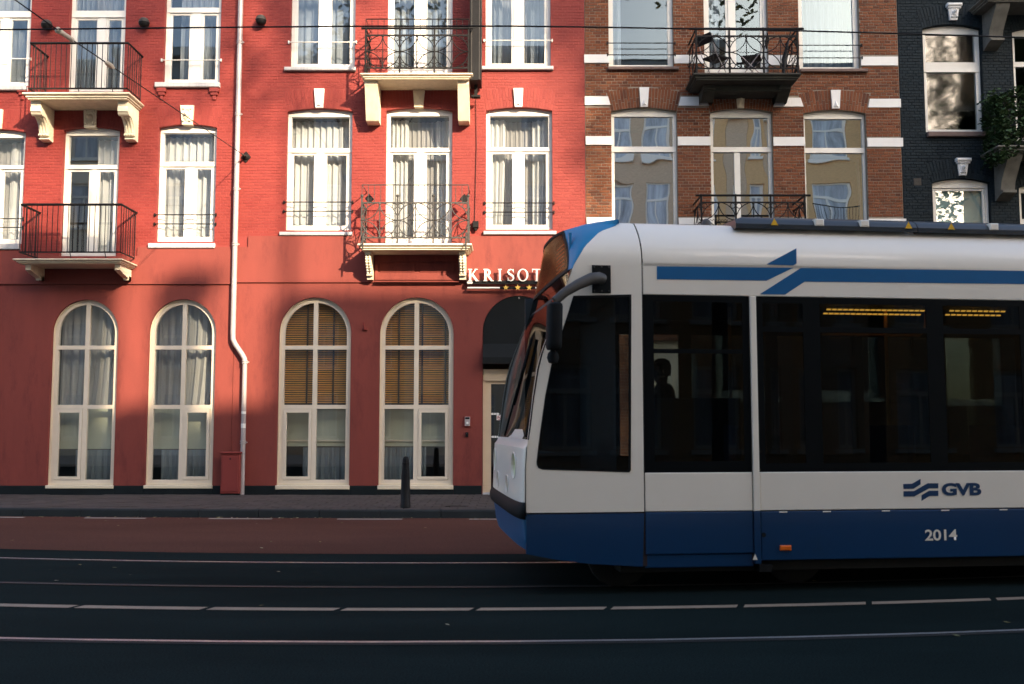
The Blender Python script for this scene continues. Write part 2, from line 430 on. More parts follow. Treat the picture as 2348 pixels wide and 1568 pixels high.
# kerb stones
kerb = MB().build('kerb', M['joint'], kind='structure')
xs = -16.0
i = 0
while xs < 14:
    x1 = xs + .99
    b = MB()
    ya, yb = kerbline(xs), kerbline(x1)
    c = .02
    g = .004
    b.add([(xs + g, ya, -.01), (x1 - g, yb, -.01), (x1 - g, yb + .19, -.01), (xs + g, ya + .19, -.01),
           (xs + g, ya + .015, PZ - c), (x1 - g, yb + .015, PZ - c), (x1 - g, yb + .015 + c, PZ), (xs + g, ya + .015 + c, PZ),
           (x1 - g, yb + .19, PZ), (xs + g, ya + .19, PZ)],
          [(0, 1, 5, 4), (4, 5, 6, 7), (7, 6, 8, 9), (1, 2, 8, 6, 5), (0, 4, 7, 9, 3), (2, 3, 9, 8)])
    b.build('kerb_stone', M['kerb'], kerb)
    xs = x1; i += 1
# pavement: bed and pavers
pav = MB().grid([[(x, kerbline(x) + .18, PZ - .012) for x in range(-30, 31)], [(x, YF + .4, PZ - .012) for x in range(-30, 31)]]).build('pavement', M['joint'], kind='structure', fix=False)
pav_items = []
row = 0
y = 0.
T = .30
while y < 6.0:
    off = (row % 2) * T / 2
    k = -45
    while k < 40:
        xa = k * T + off
        ym = kerbline(xa + T / 2) + .20 + y
        if ym + T < YF + .1 and -14 < xa < 12:
            pav_items.append((xa, ym))
        k += 1
    row += 1; y += T
def paver_mb(mb, x, y, w, d, z):
    g, c = .004, .006
    mb.add([(x + g, y + g, z - .03), (x + w - g, y + g, z - .03), (x + w - g, y + d - g, z - .03), (x + g, y + d - g, z - .03),
            (x + g + c, y + g + c, z), (x + w - g - c, y + g + c, z), (x + w - g - c, y + d - g - c, z), (x + g + c, y + d - g - c, z)],
           [(4, 5, 6, 7), (0, 1, 5, 4), (1, 2, 6, 5), (2, 3, 7, 6), (3, 0, 4, 7)])
pb = MB(); paver_mb(pb, 0, 0, T, T, 0)
paver_mesh = pb.mesh('paver', M['paver'], fix=False)
vis = sorted(pav_items, key=lambda p: (0 if -10.5 < p[0] < .3 else 1, p[1]))
rest = MB()
for q, (x, y) in enumerate(vis):
    dz = R.uniform(-.003, .003)
    if q < 300:
        o = bpy.data.objects.new('paver', paver_mesh); o.location = (x, y, PZ + dz); o.rotation_euler = (R.uniform(-.006, .006), R.uniform(-.006, .006), 0)
        link(o, pav)
    else: paver_mb(rest, x, y, T, T, PZ + dz)
rest.build('paver_field', M['paver'], pav, fix=False, kind='stuff')
# rails
def railpair(name, label, da, db, mats):
    t = thing(name, label, 'tram track', (0, (da + db) / 2, 0))
    for d, m, sgn in ((da, mats[0], -1), (db, mats[1], 1)):
        b = MB(); strip('', None, d - .021, d + .021, .0065, mb=b); b.build('rail', m, t, fix=False)
        b = MB(); a = d + sgn * .021; c = d + sgn * .085
        strip('', None, min(a, c), max(a, c), .004, mb=b); b.build('rail_groove', M['groove'], t, fix=False)
    return t
railpair('tram_track', 'tram track under the white and blue tram, nearest the red lane', D_R1, D_R2, (M['rail'], M['railold']))
railpair('tram_track', 'tram track with a bright rail in the open asphalt nearest the viewer', D_R3, D_R4, (M['rail'], M['rail']))
# road markings
dash_t = thing('lane_marking', 'broken cream line painted on the asphalt between the two tram tracks', 'road marking', (0, ground(CX, 1394)[1], 0))
ends = [(-110, 190), (203, 481), (496, 778), (793, 1078), (1093, 1376), (1391, 1670), (1686, 1958), (1972, 2240), (2254, 2530)]
DD = ground(CX, 1397)[1]
for a, c in ends:
    xa, xc = (a - CX) / FPX * (DD + trk((a - CX) / FPX * DD)) * 1.01, (c - CX) / FPX * (DD + trk((c - CX) / FPX * DD)) * 1.01
    b = MB(); sl = .10
    rows = [[], []]
    for i in range(9):
        x = xa + (xc - xa) * i / 8
        rows[0].append((x, DD - .06 + trk(x), .0045)); rows[1].append((x + sl * .4, DD + .06 + trk(x), .0045))
    b.grid(rows).build('dash', M['mark'], dash_t, fix=False)
park_t = thing('parking_marking', 'short white dashes painted along the kerb on the red lane', 'road marking', (0, D_KERB - .3, 0))
for a, c in [(-90, 65), (207, 349), (493, 637), (783, 929), (1078, 1222), (1370, 1510), (1660, 1800)]:
    b = MB(); rows = [[], []]
    for i in range(5):
        px = a + (c - a) * i / 4
        x = (px - CX) / FPX * (D_KERB - .15) * 1.012
        y = kerbline(x) - .16
        rows[0].append((x, y - .11, .0065)); rows[1].append((x, y, .0065))
    b.grid(rows).build('dash', M['markwhite'], park_t, fix=False)
# litter and leaves in the gutter
lm = MB()
for _ in range(260):
    x = R.uniform(-11, 4)
    y = kerbline(x) - abs(R.gauss(0, .12)) - .01 if R.random() < .75 else R.uniform(7, kerbline(x))
    s = R.uniform(.012, .035); a = R.uniform(0, 6.28)
    ca, sa = math.cos(a) * s, math.sin(a) * s
    z = .009
    lm.add([(x - ca, y - sa, z), (x + sa * .6, y - ca * .6, z + .004), (x + ca, y + sa, z + .006), (x - sa * .6, y + ca * .6, z + .003)], [(0, 1, 2, 3)])
lm.build('fallen_leaves', brickmat('dry leaf', [(.30, .22, .10), (.22, .17, .06), (.12, .13, .05), (.45, .38, .28)]), fix=False, kind='stuff')

# ------------------------------------------------------------------ house fronts
def arch_poly(x0, x1, z0, z1, rise, n=10):
    """outline, counter-clockwise, with a segmental head whose crown is at z1"""
    p = [(x0, z0), (x1, z0)]
    if rise <= 0: return p + [(x1, z1), (x0, z1)]
    w = x1 - x0; Rr = (w * w / 4 + rise * rise) / (2 * rise); zc = z1 - Rr; A = math.asin(min(1, w / 2 / Rr))
    if rise >= w / 2 - 1e-6: Rr = w / 2; zc = z1 - Rr; A = math.pi / 2
    for i in range(n + 1):
        t = A - 2 * A * i / n
        p.append(((x0 + x1) / 2 + Rr * math.sin(t), zc + Rr * math.cos(t)))
    return p
def rect(x0, x1, z0, z1): return [(x0, z0), (x1, z0), (x1, z1), (x0, z1)]

def brick_items(x0, x1, z0, z1, openings, blocks, course=.0617, L=.222, arch_h=.42, cut=None):
    """cross bond clipped around openings (x0,x1,z0,z1,rise,arched) and plain rectangles"""
    items = []
    j = 0.006
    nz = int((z1 - z0) / course)
    for r in range(nz):
        za, zb = z0 + r * course + j / 2, z0 + (r + 1) * course - j / 2
        zm = (za + zb) / 2
        iv = [(x0, x1)]
        if cut: iv = [(max(a, cut(zm)[0]), min(b, cut(zm)[1])) for a, b in iv]
        ex = []
        for (a, b, c, d, rise, arched) in openings:
            if zm < c - .01: continue
            w = b - a; xm = (a + b) / 2
            zs = d - rise
            if zm <= zs + .005: ex.append((a, b)); continue
            if rise <= 0: continue
            Rr = (w * w / 4 + rise * rise) / (2 * rise); zc = d - Rr
            ho = arch_h if arched else 0
            A = math.asin(w / 2 / Rr)
            q = (Rr + ho) ** 2 - (zm - zc) ** 2
            if q <= 0: continue
            h = min(math.sqrt(q), (zm - zc) * math.tan(A)) if arched else math.sqrt(q)
            ex.append((xm - h, xm + h))
        for (a, b, c, d) in blocks:
            if c - .02 < zm < d + .02: ex.append((a, b))
        for a, b in ex:
            nv = []
            for p, q in iv:
                if b <= p or a >= q: nv.append((p, q)); continue
                if a - p > .03: nv.append((p, a))
                if q - b > .03: nv.append((b, q))
            iv = nv
        hd = r % 2
        step = L / 2 if hd else L
        off = {0: 0, 1: L / 4, 2: L / 2, 3: L / 4}[r % 4]
        for p, q in iv:
            k = math.floor((p - off) / step)
            x = k * step + off
            while x < q:
                a, b = max(x + j / 2, p + .001), min(x + step - j / 2, q - .001)
                if b - a > .025:
                    items.append((a, b, za + R.uniform(-.0015, .0015), zb + R.uniform(-.0015, .0015)))
                x += step
    return items
def brick_geo(mb, a, b, za, zb, y, d=.012, c=.005):
    mb.add([(a, y + d, za), (b, y + d, za), (b, y + d, zb), (a, y + d, zb), (a + c, y, za + c), (b - c, y, za + c), (b - c, y, zb - c), (a + c, y, zb - c)],
           [(4, 5, 6, 7), (0, 1, 5, 4), (1, 2, 6, 5), (2, 3, 7, 6), (3, 0, 4, 7)])
def wedge_geo(mb, quad, y, d=.012):
    cx = sum(q[0] for q in quad) / 4; cz = sum(q[1] for q in quad) / 4
    vs = [(q[0], y + d, q[1]) for q in quad] + [(cx + (q[0] - cx) * .88, y, cz + (q[1] - cz) * .95) for q in quad]
    mb.add(vs, [(4, 5, 6, 7), (0, 1, 5, 4), (1, 2, 6, 5), (2, 3, 7, 6), (3, 0, 4, 7)])
def lay_bricks(house, mat, items, openings, focus, proud=.009, arch_h=.42, jit=.0025, skip=None, c=.005):
    wedges = []
    for (a, b, cc, d, rise, arched) in openings:
        if not arched: continue
        w = b - a; xm = (a + b) / 2; Rr = (w * w / 4 + rise * rise) / (2 * rise); zc = d - Rr; A = math.asin(w / 2 / Rr)
        n = max(9, round(2 * A * (Rr + arch_h / 2) / .064))
        for i in range(n):
            t0, t1 = -A + 2 * A * i / n + .0012, -A + 2 * A * (i + 1) / n - .0012
            sp = .5 if i % 2 else .33
            for r0, r1 in ((Rr, Rr + arch_h * sp - .004), (Rr + arch_h * sp + .004, Rr + arch_h)):
                wedges.append([(xm + r0 * math.sin(t0), zc + r0 * math.cos(t0)), (xm + r0 * math.sin(t1), zc + r0 * math.cos(t1)),
                               (xm + r1 * math.sin(t1), zc + r1 * math.cos(t1)), (xm + r1 * math.sin(t0), zc + r1 * math.cos(t0))])
    if skip: items = [i for i in items if not skip((i[0] + i[1]) / 2, (i[2] + i[3]) / 2)]
    todo = [('b', i, ((i[0] + i[1]) / 2 - focus[0]) ** 2 + ((i[2] + i[3]) / 2 - focus[1]) ** 2 + (0 if i[1] - i[0] > .14 else 2.)) for i in items]
    todo += [('w', q, (q[0][0] - focus[0]) ** 2 + (q[0][1] - focus[1]) ** 2 + 1.) for q in wedges]
    todo.sort(key=lambda t: t[2])
    field = MB()
    shared = {}
    for k, (kd, g, _) in enumerate(todo):
        y = YF - proud + R.uniform(-jit, jit)
        if k < 300:
            if kd == 'b':
                a, b, za, zb = g
                key = (round((b - a) / .004), round((zb - za) / .004))
                me = shared.get(key)
                if me is None:
                    m_ = MB(); brick_geo(m_, 0, b - a, 0, zb - za, 0, c=c); me = shared[key] = m_.mesh('brick', mat, fix=False)
                o = bpy.data.objects.new('brick', me); o.location = (a, y, za)
            else:
                x, z = g[0]
                m_ = MB(); wedge_geo(m_, [(q[0] - x, q[1] - z) for q in g], 0)
                o = bpy.data.objects.new('brick', m_.mesh('brick', mat, fix=False)); o.location = (x, y, z)
            link(o, house)
        elif kd == 'b': brick_geo(field, *g, y, c=c)
        else: wedge_geo(field, g, y)
    field.build('brickwork', mat, house, fix=False, kind='stuff')

def curtain(parent, x0, x1, z0, z1, y, mat, waves=5, amp=.03, name='curtain', pinch=0.):
    b = MB(); n = max(8, int(waves * 10)); ph = R.uniform(0, 6)
    rows = []
    for zi in range(5):
        f = zi / 4; z = z0 + (z1 - z0) * f
        rows.append([(x0 + (x1 - x0) * (i / n) * (1 - pinch * (1 - f) ** 2), y + amp * math.sin(ph + i / n * waves * 6.283 + .6 * math.sin(i * .37 + f)) + .4 * amp * math.sin(i * 1.3), z) for i in range(n + 1)])
    return b.grid(rows).build(name, mat, parent, smooth='all', fix=False)

def window(house, x0, x1, z0, z1, rise, tz=None, mull=None, fw=.075, rec=.10, sash_low=True, sash_top=False, pane='pane', curt='curtain', curt_w=(0, 1), sill=None, sillmat='sill',
           bars=None, barmat='iron', name='window', mat='white', top_band=.09, tilt=None, lowmat=None, cur_z=None):
    """one window: frame, sashes, panes, curtain, sill, guard bars"""
    y0 = YF + rec
    zs = z1 - rise - (top_band if rise > 0 else 0)
    holes = []
    lo_top = tz[0] if tz else zs
    cols = [(x0 + fw, x1 - fw)] if not mull else [(x0 + fw, mull[0]), (mull[1], x1 - fw)]
    for a, b in cols: holes.append((a, b, z0 + fw * .9, lo_top, sash_low, 'low'))
    if tz: holes.append((x0 + fw, x1 - fw, tz[1], zs, sash_top, 'top'))
    w = MB().plate(arch_poly(x0, x1, z0, z1, rise), [rect(*h[:4]) for h in holes], y0, y0 + .09)
    # moulded lips on frame and transom
    if tz: w.box(x0 + fw * .3, x1 - fw * .3, y0 - .018, y0 - .001, tz[0], tz[0] + .022)
    if rise > 0: w.box(x0 + fw * .4, x1 - fw * .4, y0 - .012, y0 - .001, zs + .004, zs + .03)
    w = w.build(name, M[mat], house)
    for k, (a, b, c, d, sh, pos) in enumerate(holes):
        if sh:
            s = .05
            if tilt is not None and k == tilt:
                continue
            MB().plate(rect(a + .004, b - .004, c + .004, d - .004), [rect(a + s, b - s, c + s, d - s)], y0 + .014, y0 + .06).build('sash', M[mat], w)
            pa = (a + s - .005, b - s + .005, c + s - .005, d - s + .005)
        else: pa = (a - .006, b + .006, c - .006, d + .006)
        MB().box(pa[0], pa[1], y0 + .034, y0 + .040, pa[2], pa[3]).build('pane', M[lowmat if (lowmat and pos == 'low') else pane], w)
    if curt and R.random() < .45 and curt_w == (0, 1):
        f = R.uniform(.25, .4); za, zb = z0 + .03, zs - .02
        for a, b in ((x0 + .02, x0 + (x1 - x0) * f), (x1 - (x1 - x0) * R.uniform(.25, .4), x1 - .02)):
            curtain(w, a, b, za, zb, YF + rec + R.uniform(.2, .3), M[curt], waves=R.uniform(2.5, 4.5), amp=R.uniform(.025, .05), pinch=R.uniform(0, .25))
        curtain(w, x0, x1, za, zb, YF + rec + .36, M['curtain_dim'], waves=(x1 - x0) * R.uniform(7, 11), amp=.018)
    elif curt:
        ca, cb = x0 + (x1 - x0) * curt_w[0], x0 + (x1 - x0) * curt_w[1]
        za, zb = (z0 + .03, zs - .02) if not cur_z else cur_z
        curtain(w, ca, cb, za, zb, YF + rec + .26, M[curt], waves=max(3, (cb - ca) * R.uniform(4.5, 8)), amp=R.uniform(.02, .04))
    if sill:
        sx0, sx1, sz0, sz1 = sill
        MB().bbox(sx0, sx1, YF - .085, YF + rec + .02, sz0, sz1, .012).build('sill', M[sillmat], w)
    for zb in bars or ():
        b = MB()
        b.tube([(x0 - .03, YF - .03, zb), (x1 + .03, YF - .03, zb)], .011, 8)
        for xx in (x0 - .03, x1 + .03): b.box(xx - .012, xx + .012, YF - .04, YF - .0005, zb - .03, zb + .03)
        b.build('guard_bar', M[barmat], w)
    return w

def keystone(house, px_top, px_bot, py_top, py_bot, mat, style='plain', Y=YF):
    x0, x1 = FX(px_top[0], py_top), FX(px_top[1], py_top)
    x2, x3 = FX(px_bot[0], py_bot), FX(px_bot[1], py_bot)
    z1, z0 = FZ(py_top), FZ(py_bot)
    k = MB()
    k.plate([(x2, z0), (x3, z0), (x1, z1), (x0, z1)], [], YF - .055, YF + .10)
    o = k.build('keystone', M[mat], house)
    xm = (x0 + x1 + x2 + x3) / 4; w = (x3 - x2); h = z1 - z0
    if style == 'plain':
        MB().add([(xm - w * .36, YF - .056, z0 + .03), (xm + w * .36, YF - .056, z0 + .03), (xm, YF - .056, z0 + h * .42), (xm, YF - .095, z0 + .05)],
                 [(0, 1, 3), (1, 2, 3), (2, 0, 3)]).build('point', M[mat], o)
    elif style == 'diamond':
        zt = z1 - .03
        MB().add([(x2 + .02, YF - .056, z0 + .02), (x3 - .02, YF - .056, z0 + .02), (x1 - .03, YF - .056, zt), (x0 + .03, YF - .056, zt), (xm, YF - .1, z0 + h * .5)],
                 [(0, 1, 4), (1, 2, 4), (2, 3, 4), (3, 0, 4)]).build('point', M[mat], o)
    else:     # carved mask between scrolls
        b = MB()
        b.lathe([(.001, -.085), (w * .16, -.075), (w * .27, -.045), (w * .32, -.0)], (xm, YF - .055, z0 + h * .5), 14, 'y')
        for sx in (-1, 1):
            b.lathe([(.001, -.05), (w * .11, -.04), (w * .14, 0)], (xm + sx * w * .33, YF - .055, z0 + h * .2), 10, 'y')
            b.lathe([(.001, -.04), (w * .09, -.03), (w * .12, 0)], (xm + sx * w * .36, YF - .055, z0 + h * .82), 10, 'y')
            b.lathe([(.001, -.03), (w * .045, -.02), (w * .06, 0)], (xm + sx * w * .11, YF - .125, z0 + h * .55), 8, 'y')
        b.tube([(xm, YF - .13, z0 + h * .53), (xm, YF - .15, z0 + h * .45)], .014, 6)
        b.tube([(xm - w * .18, YF - .10, z0 + h * .34), (xm, YF - .12, z0 + h * .31), (xm + w * .18, YF - .10, z0 + h * .34)], .012, 6)
        b.tube([(xm + .38 * w * math.cos(t), YF - .06, z0 + h * .5 + .30 * h * math.sin(t)) for t in [i * .5236 for i in range(12)]], .016, 6, closed=True)
        b.build('carving', M[mat], o, smooth=True)
        if style == 'capped':
            MB().bbox(x0 - .035, x1 + .035, YF - .12, YF - .001, z1 - .035, z1 + .03, .02).build('cap', M[mat], o)
            MB().bbox(x0 - .015, x1 + .015, YF - .09, YF - .001, z1 - .075, z1 - .037, .012).build('moulding', M[mat], o)
    return o

def house_shell(house, x0, x1, z0, z1, holes, mat, roofmat='opp_roof', nm='wall'):
    MB().plate(rect(x0, x1, z0, z1), holes, YF, YF + .30).build(nm, M[mat], house)
    b = MB()
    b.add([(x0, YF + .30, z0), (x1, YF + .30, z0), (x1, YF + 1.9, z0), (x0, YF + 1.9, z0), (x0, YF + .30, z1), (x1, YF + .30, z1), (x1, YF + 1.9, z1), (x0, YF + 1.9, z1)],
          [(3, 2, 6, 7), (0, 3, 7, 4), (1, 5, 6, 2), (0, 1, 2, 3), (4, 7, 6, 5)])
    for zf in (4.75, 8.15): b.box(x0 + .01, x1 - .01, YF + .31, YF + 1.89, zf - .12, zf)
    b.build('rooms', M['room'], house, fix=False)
    MB().box(x0, x1, YF - .35, YF + 8, z1 + .001, z1 + .35).build('cornice', M['white'], house)
    MB().add([(x0, YF - .2, z1 + .352), (x1, YF - .2, z1 + .352), (x1, YF + 3.5, z1 + 3), (x0, YF + 3.5, z1 + 3), (x1, YF + 8, z1 + .352), (x0, YF + 8, z1 + .352)],
             [(0, 1, 2, 3), (3, 2, 4, 5), (0, 3, 5), (1, 4, 2)]).build('roof', M[roofmat], house)

TOP = 14.2
def opening(xl, xr, yt, yb, rise=0., arched=False):
    a, b, c, d = fr(xl, xr, yt, yb)
    return (a, b, c, d, rise, arched)

# ---------- left red house
XL0, XPIPE, XRED, XBRK, XEND = -13.5, FX(545, 400), FX(1341, 250), FX(2063, 250), 14.5
red_l = thing('red_house', 'red painted brick house left of the white drainpipe, with two plain railed balconies', 'house', (-9, YF, 0))
W = {}
upt = FZ(-75)          # heads of the upper windows, above the frame
lo_r = .07
W['UL0'] = (FX(-62, 100), FX(69, 100), FZ(197), upt, lo_r, True)
W['UL1'] = (FX(157, 100), FX(286, 100), FZ(210), upt, lo_r, True)
W['UL2'] = (FX(376, 100), FX(505, 100), FZ(191), upt, lo_r, True)
W['LL0'] = (FX(-82, 430), FX(54, 430), FZ(559), FZ(296), lo_r, True)
W['LL1'] = (FX(141, 440), FX(270, 440), FZ(588), FZ(291), lo_r, True)
W['LL2'] = (FX(361, 420), FX(494, 420), FZ(554), FZ(285), lo_r, True)
A = {}
def arch_open(xl, xr, yt, yb):
    a, b, c, d = fr(xl, xr, yt, yb); a = FX(xl, 900); b = FX(xr, 900)
    return (a, b, c, d, (b - a) / 2, False)
A[1] = arch_open(115, 267, 687, 1120)
A[2] = arch_open(338, 492, 686, 1120)
A[3] = arch_open(637, 803, 682, 1122)
A[4] = arch_open(869, 1039, 682, 1122)
DOOR = arch_open(1106, 1273, 678, 1134)
DOOR = DOOR[:2] + (PZ,) + DOOR[3:]
def holes_of(ops): return [arch_poly(*o[:5], n=24 if o[4] > .4 else 10) for o in ops]
L_ops = [W[k] for k in ('UL0', 'UL1', 'UL2', 'LL0', 'LL1', 'LL2')]
house_shell(red_l, XL0, XPIPE - .003, -.02, TOP, holes_of(L_ops + [A[1], A[2]]), 'red_base')
PLT, LEDGE = FZ(567), FZ(652)
XSTEP = FX(317, 570)
lay_bricks(red_l, M['red_brick'], brick_items(XL0, XPIPE - .01, FZ(590), TOP, L_ops, [(XSTEP, XPIPE, FZ(592), PLT)]), L_ops, (FX(320, 300), FZ(300)), proud=.005, jit=.002, c=.006)
# plaster
def plaster(house, x0, x1, zt, arches, ledge, steps=None):
    MB().plate(rect(x0, x1, FZ(1113), ledge - .002), holes_of([(o[0], o[1], FZ(1113) + .0006) + tuple(o[3:]) for o in arches]), YF - .014, YF - .0005).build('plaster', M['plaster'], house)
    outer = [(x0, ledge), (x1, ledge)] + (steps or [(x1, zt), (x0, zt)])
    MB().plate(outer, [], YF - .05, YF - .001).build('plaster_band', M['plaster'], house)
plaster(red_l, XL0, XPIPE - .004, PLT, [A[1], A[2]], LEDGE, [(XPIPE - .004, PLT), (XSTEP, PLT), (XSTEP, FZ(588)), (FX(270, 588), FZ(588)), (FX(141, 588), FZ(588)), (FX(50, 588), FZ(575)), (XL0, FZ(575))])
def plinth(house, spans):
    for a, b in spans:
        if b - a > .02: MB().bbox(a, b, YF - .03, YF - .0005, PZ - .02, FZ(1113) - .002, .008).build('plinth', M['plinth'], house)
plinth(red_l, [(XL0, A[1][0] - .01), (A[1][0] - .006, A[1][1] + .006), (A[1][1] + .01, A[2][0] - .01), (A[2][0] - .006, A[2][1] + .006), (A[2][1] + .01, XPIPE - .005)]) if False else None

def rz(a, b): return (FZ(b), FZ(a))
window(red_l, *W['UL0'][:5], pane='pane_sky', curt='curtain_up', tz=rz(21, 36), mull=(FX(-2, 110), FX(14, 110)), sill=(FX(-75, 205), FX(64, 205), FZ(209), FZ(200)), bars=[FZ(136)], barmat='white', curt_w=(.0, .8))
window(red_l, *W['UL1'][:5], pane='pane_sky', curt='curtain_up', tz=rz(20, 36), mull=(FX(221, 110), FX(237, 110)), curt_w=(0, 1), name='balcony_door')
window(red_l, *W['UL2'][:5], pane='pane_sky', curt='curtain_up', tz=rz(13, 25), mull=(FX(435, 110), FX(457, 110)), sill=(FX(357, 197), FX(505, 197), FZ(202), FZ(191)), bars=[FZ(139)], barmat='white', curt_w=(.2, 1))
window(red_l, *W['LL0'][:5], tz=rz(376, 385), mull=(FX(-22, 450), FX(-4, 450)), sill=(FX(-95, 566), FX(47, 566), FZ(573), FZ(560)), bars=[FZ(502), FZ(522)])
window(red_l, *W['LL1'][:5], tz=rz(375, 385), mull=(FX(203, 450), FX(216, 450)), name='balcony_door', curt_w=(.5, 1))
window(red_l, *W['LL2'][:5], tz=rz(368, 379), mull=(FX(424, 450), FX(441, 450)), sill=(FX(342, 564), FX(494, 564), FZ(570), FZ(559)), bars=[FZ(493), FZ(514)])
keystone(red_l, (415, 446), (419, 442), 243, 287, 'carved', 'mask')
keystone(red_l, (194, 223), (195, 221), 248, 294, 'carved', 'mask')
keystone(red_l, (-22, 8), (-18, 5), 252, 296, 'carved', 'mask')
# stepped corbels under the upper sill
for a, b in ((361, 382), (481, 503), (42, 63)):
    y0p = 203
    for i, (sh, dz) in enumerate(((0, 10), (3, 7), (7, 10))):
        o = MB().bbox(FX(a + sh, 210), FX(b - sh, 210), YF - .07 + i * .018, YF - .002, FZ(y0p + dz) + .004, FZ(y0p), .006)
        o.build('corbel', M['red_base'], red_l)
        y0p += dz

# arched ground floor windows
def arched_window(house, o, mpx, casement, kind):
    x0, x1, z0, z1 = o[:4]; w = x1 - x0; fw = .10; y0 = YF + .075
    r = w / 2; zc = z1 - r; xm = (x0 + x1) / 2
    zb = FZ(1112)
    outer = arch_poly(x0 + .004, x1 - .004, zb, z1 - .004, r - .004, 28)
    ml, mr = FX(mpx[0], 860), FX(mpx[1], 860)
    t1 = (FZ(800.5), FZ(791.5)); t2 = (FZ(937), FZ(928))
    ri = r - fw
    def qarc(sgn):
        xi = mr if sgn > 0 else ml
        pts = []
        a_end = math.acos(max(-1, min(1, (xi - xm) / ri)))
        a0 = 0. if sgn > 0 else math.pi
        base = [(xi, t1[1]), (xm + sgn * ri, t1[1])]
        arc = [(xm + ri * math.cos(a0 + (a_end - a0) * i / 14), zc + ri * math.sin(a0 + (a_end - a0) * i / 14)) for i in range(15)]
        p = base + arc
        return p
    hs = [('arc', qarc(-1)), ('arc', qarc(1))]
    for a, b in ((x0 + fw, ml), (mr, x1 - fw)):
        hs.append(('mid', rect(a, b, t2[1], t1[0])))
    for k, (a, b) in enumerate(((x0 + fw, ml), (mr, x1 - fw))):
        hs.append(('low', rect(a, b, zb + .10, t2[0])))
    win = MB().plate(outer, [h[1] for h in hs], y0, y0 + .08)
    win = win.build('arched_window', M['arch_white_shaded'], house)
    # outer trim ring
    tr = arch_poly(x0 + .002, x1 - .002, zb, z1 - .002, r - .002, 28)
    MB().plate(tr, [arch_poly(x0 + .032, x1 - .032, zb + .03, z1 - .032, r - .032, 28)], y0 - .025, y0 - .001).build('trim', M['cream'], win)
    for k, (kd, p) in enumerate(hs):
        if kd == 'low' and (k - 4) == casement:
            xa, xb, za, zd = p[0][0], p[1][0], p[0][1], p[2][1]
            MB().plate(rect(xa + .005, xb - .005, za + .005, zd - .005), [rect(xa + .065, xb - .065, za + .065, zd - .075)], y0 - .012, y0 + .05).build('sash', M['arch_white_shaded'], win)
        MB().plate(p, [], y0 + .045, y0 + .05).build('pane', M['pane_low'], win)
    MB().bbox(x0 - .01, x1 + .01, YF - .045, YF + .07, z0 - .0, zb - .004, .01).build('sill', M['cream'], win)
    yb = YF + .36
    if kind == 'curtain':
        curtain(win, x0 + .02, x1 - .02, t2[1] - .02, z1, yb, M['curtain_dim'], 7, .04, pinch=.12)
    else:
        zt = z1 - .05; zl = FZ(922); n = 46
        sl = MB(); sl.add([(x0 + .03, -.018, -.009), (x1 - .03, -.018, -.009), (x1 - .03, .018, .011), (x0 + .03, .018, .011), (x0 + .03, -.018, -.006), (x1 - .03, -.018, -.006), (x1 - .03, .018, .014), (x0 + .03, .018, .014)],
                          [(0, 3, 2, 1), (4, 5, 6, 7), (0, 1, 5, 4), (1, 2, 6, 5), (2, 3, 7, 6), (3, 0, 4, 7)])
        me = sl.mesh('slat', M['wood'], fix=False)
        step = (zt - zl) / n
        for i in range(n):
            ob = bpy.data.objects.new('slat', me); ob.location = (0, yb - .1, zl + step * i); link(ob, win)
        for px in ((698, 759) if o is A[3] else (911, 965, 1019)):
            xx = FX(px, 860)
            MB().box(xx - .018, xx + .018, yb - .132, yb - .124, zl - .03, zt).build('blind_tape', M['tape'], win)
        MB().box(x0 + .03, x1 - .03, yb - .125, yb - .075, zl - .06, zl - .02).build('bottom_rail', M['tape'], win)
    # lower screen and cafe curtain
    zr = FZ(1030) if kind == 'curtain' else FZ(1024)
    MB().box(x0 + .02, x1 - .02, yb + .02, yb + .035, zr, t2[0] + .05).build('roller_panel', M['roller'], win)
    if kind != 'curtain': MB().box(x0 + .02, x1 - .02, yb - .01, yb + .01, zr + .10, zr + .13).build('rail', M['cream'], win)
    cx0 = x0 + (.34 if casement == 0 else .16) * w * .9
    cx1 = x1 - (.0 if casement == 0 else .02)
    if o is A[4]: cx0, cx1 = x0 + .02, x0 + w * .62
    curtain(win, cx0, cx1, zb + .02, zr - .02, yb + .0, M['cafe'], 9, .025, name='cafe_curtain')
    return win
arched_window(red_l, A[1], (189, 199), 0, 'curtain')
arched_window(red_l, A[2], (412, 422), 1, 'curtain')
def plinths(house, spans):
    for a, b in spans: MB().bbox(a, b, YF - .028, YF - .0005, PZ - .02, FZ(1113) - .002, .008).build('plinth', M['plinth'], house)
plinths(red_l, [(XL0, A[1][0] - .012), (A[1][1] + .012, A[2][0] - .012), (A[2][1] + .012, XPIPE - .006)])
def under_sill(house, o): MB().box(o[0] - .008, o[1] + .008, YF - .026, YF - .001, PZ - .02, o[2] - .003).build('plinth', M['plinth'], house)
under_sill(red_l, A[1]); under_sill(red_l, A[2])

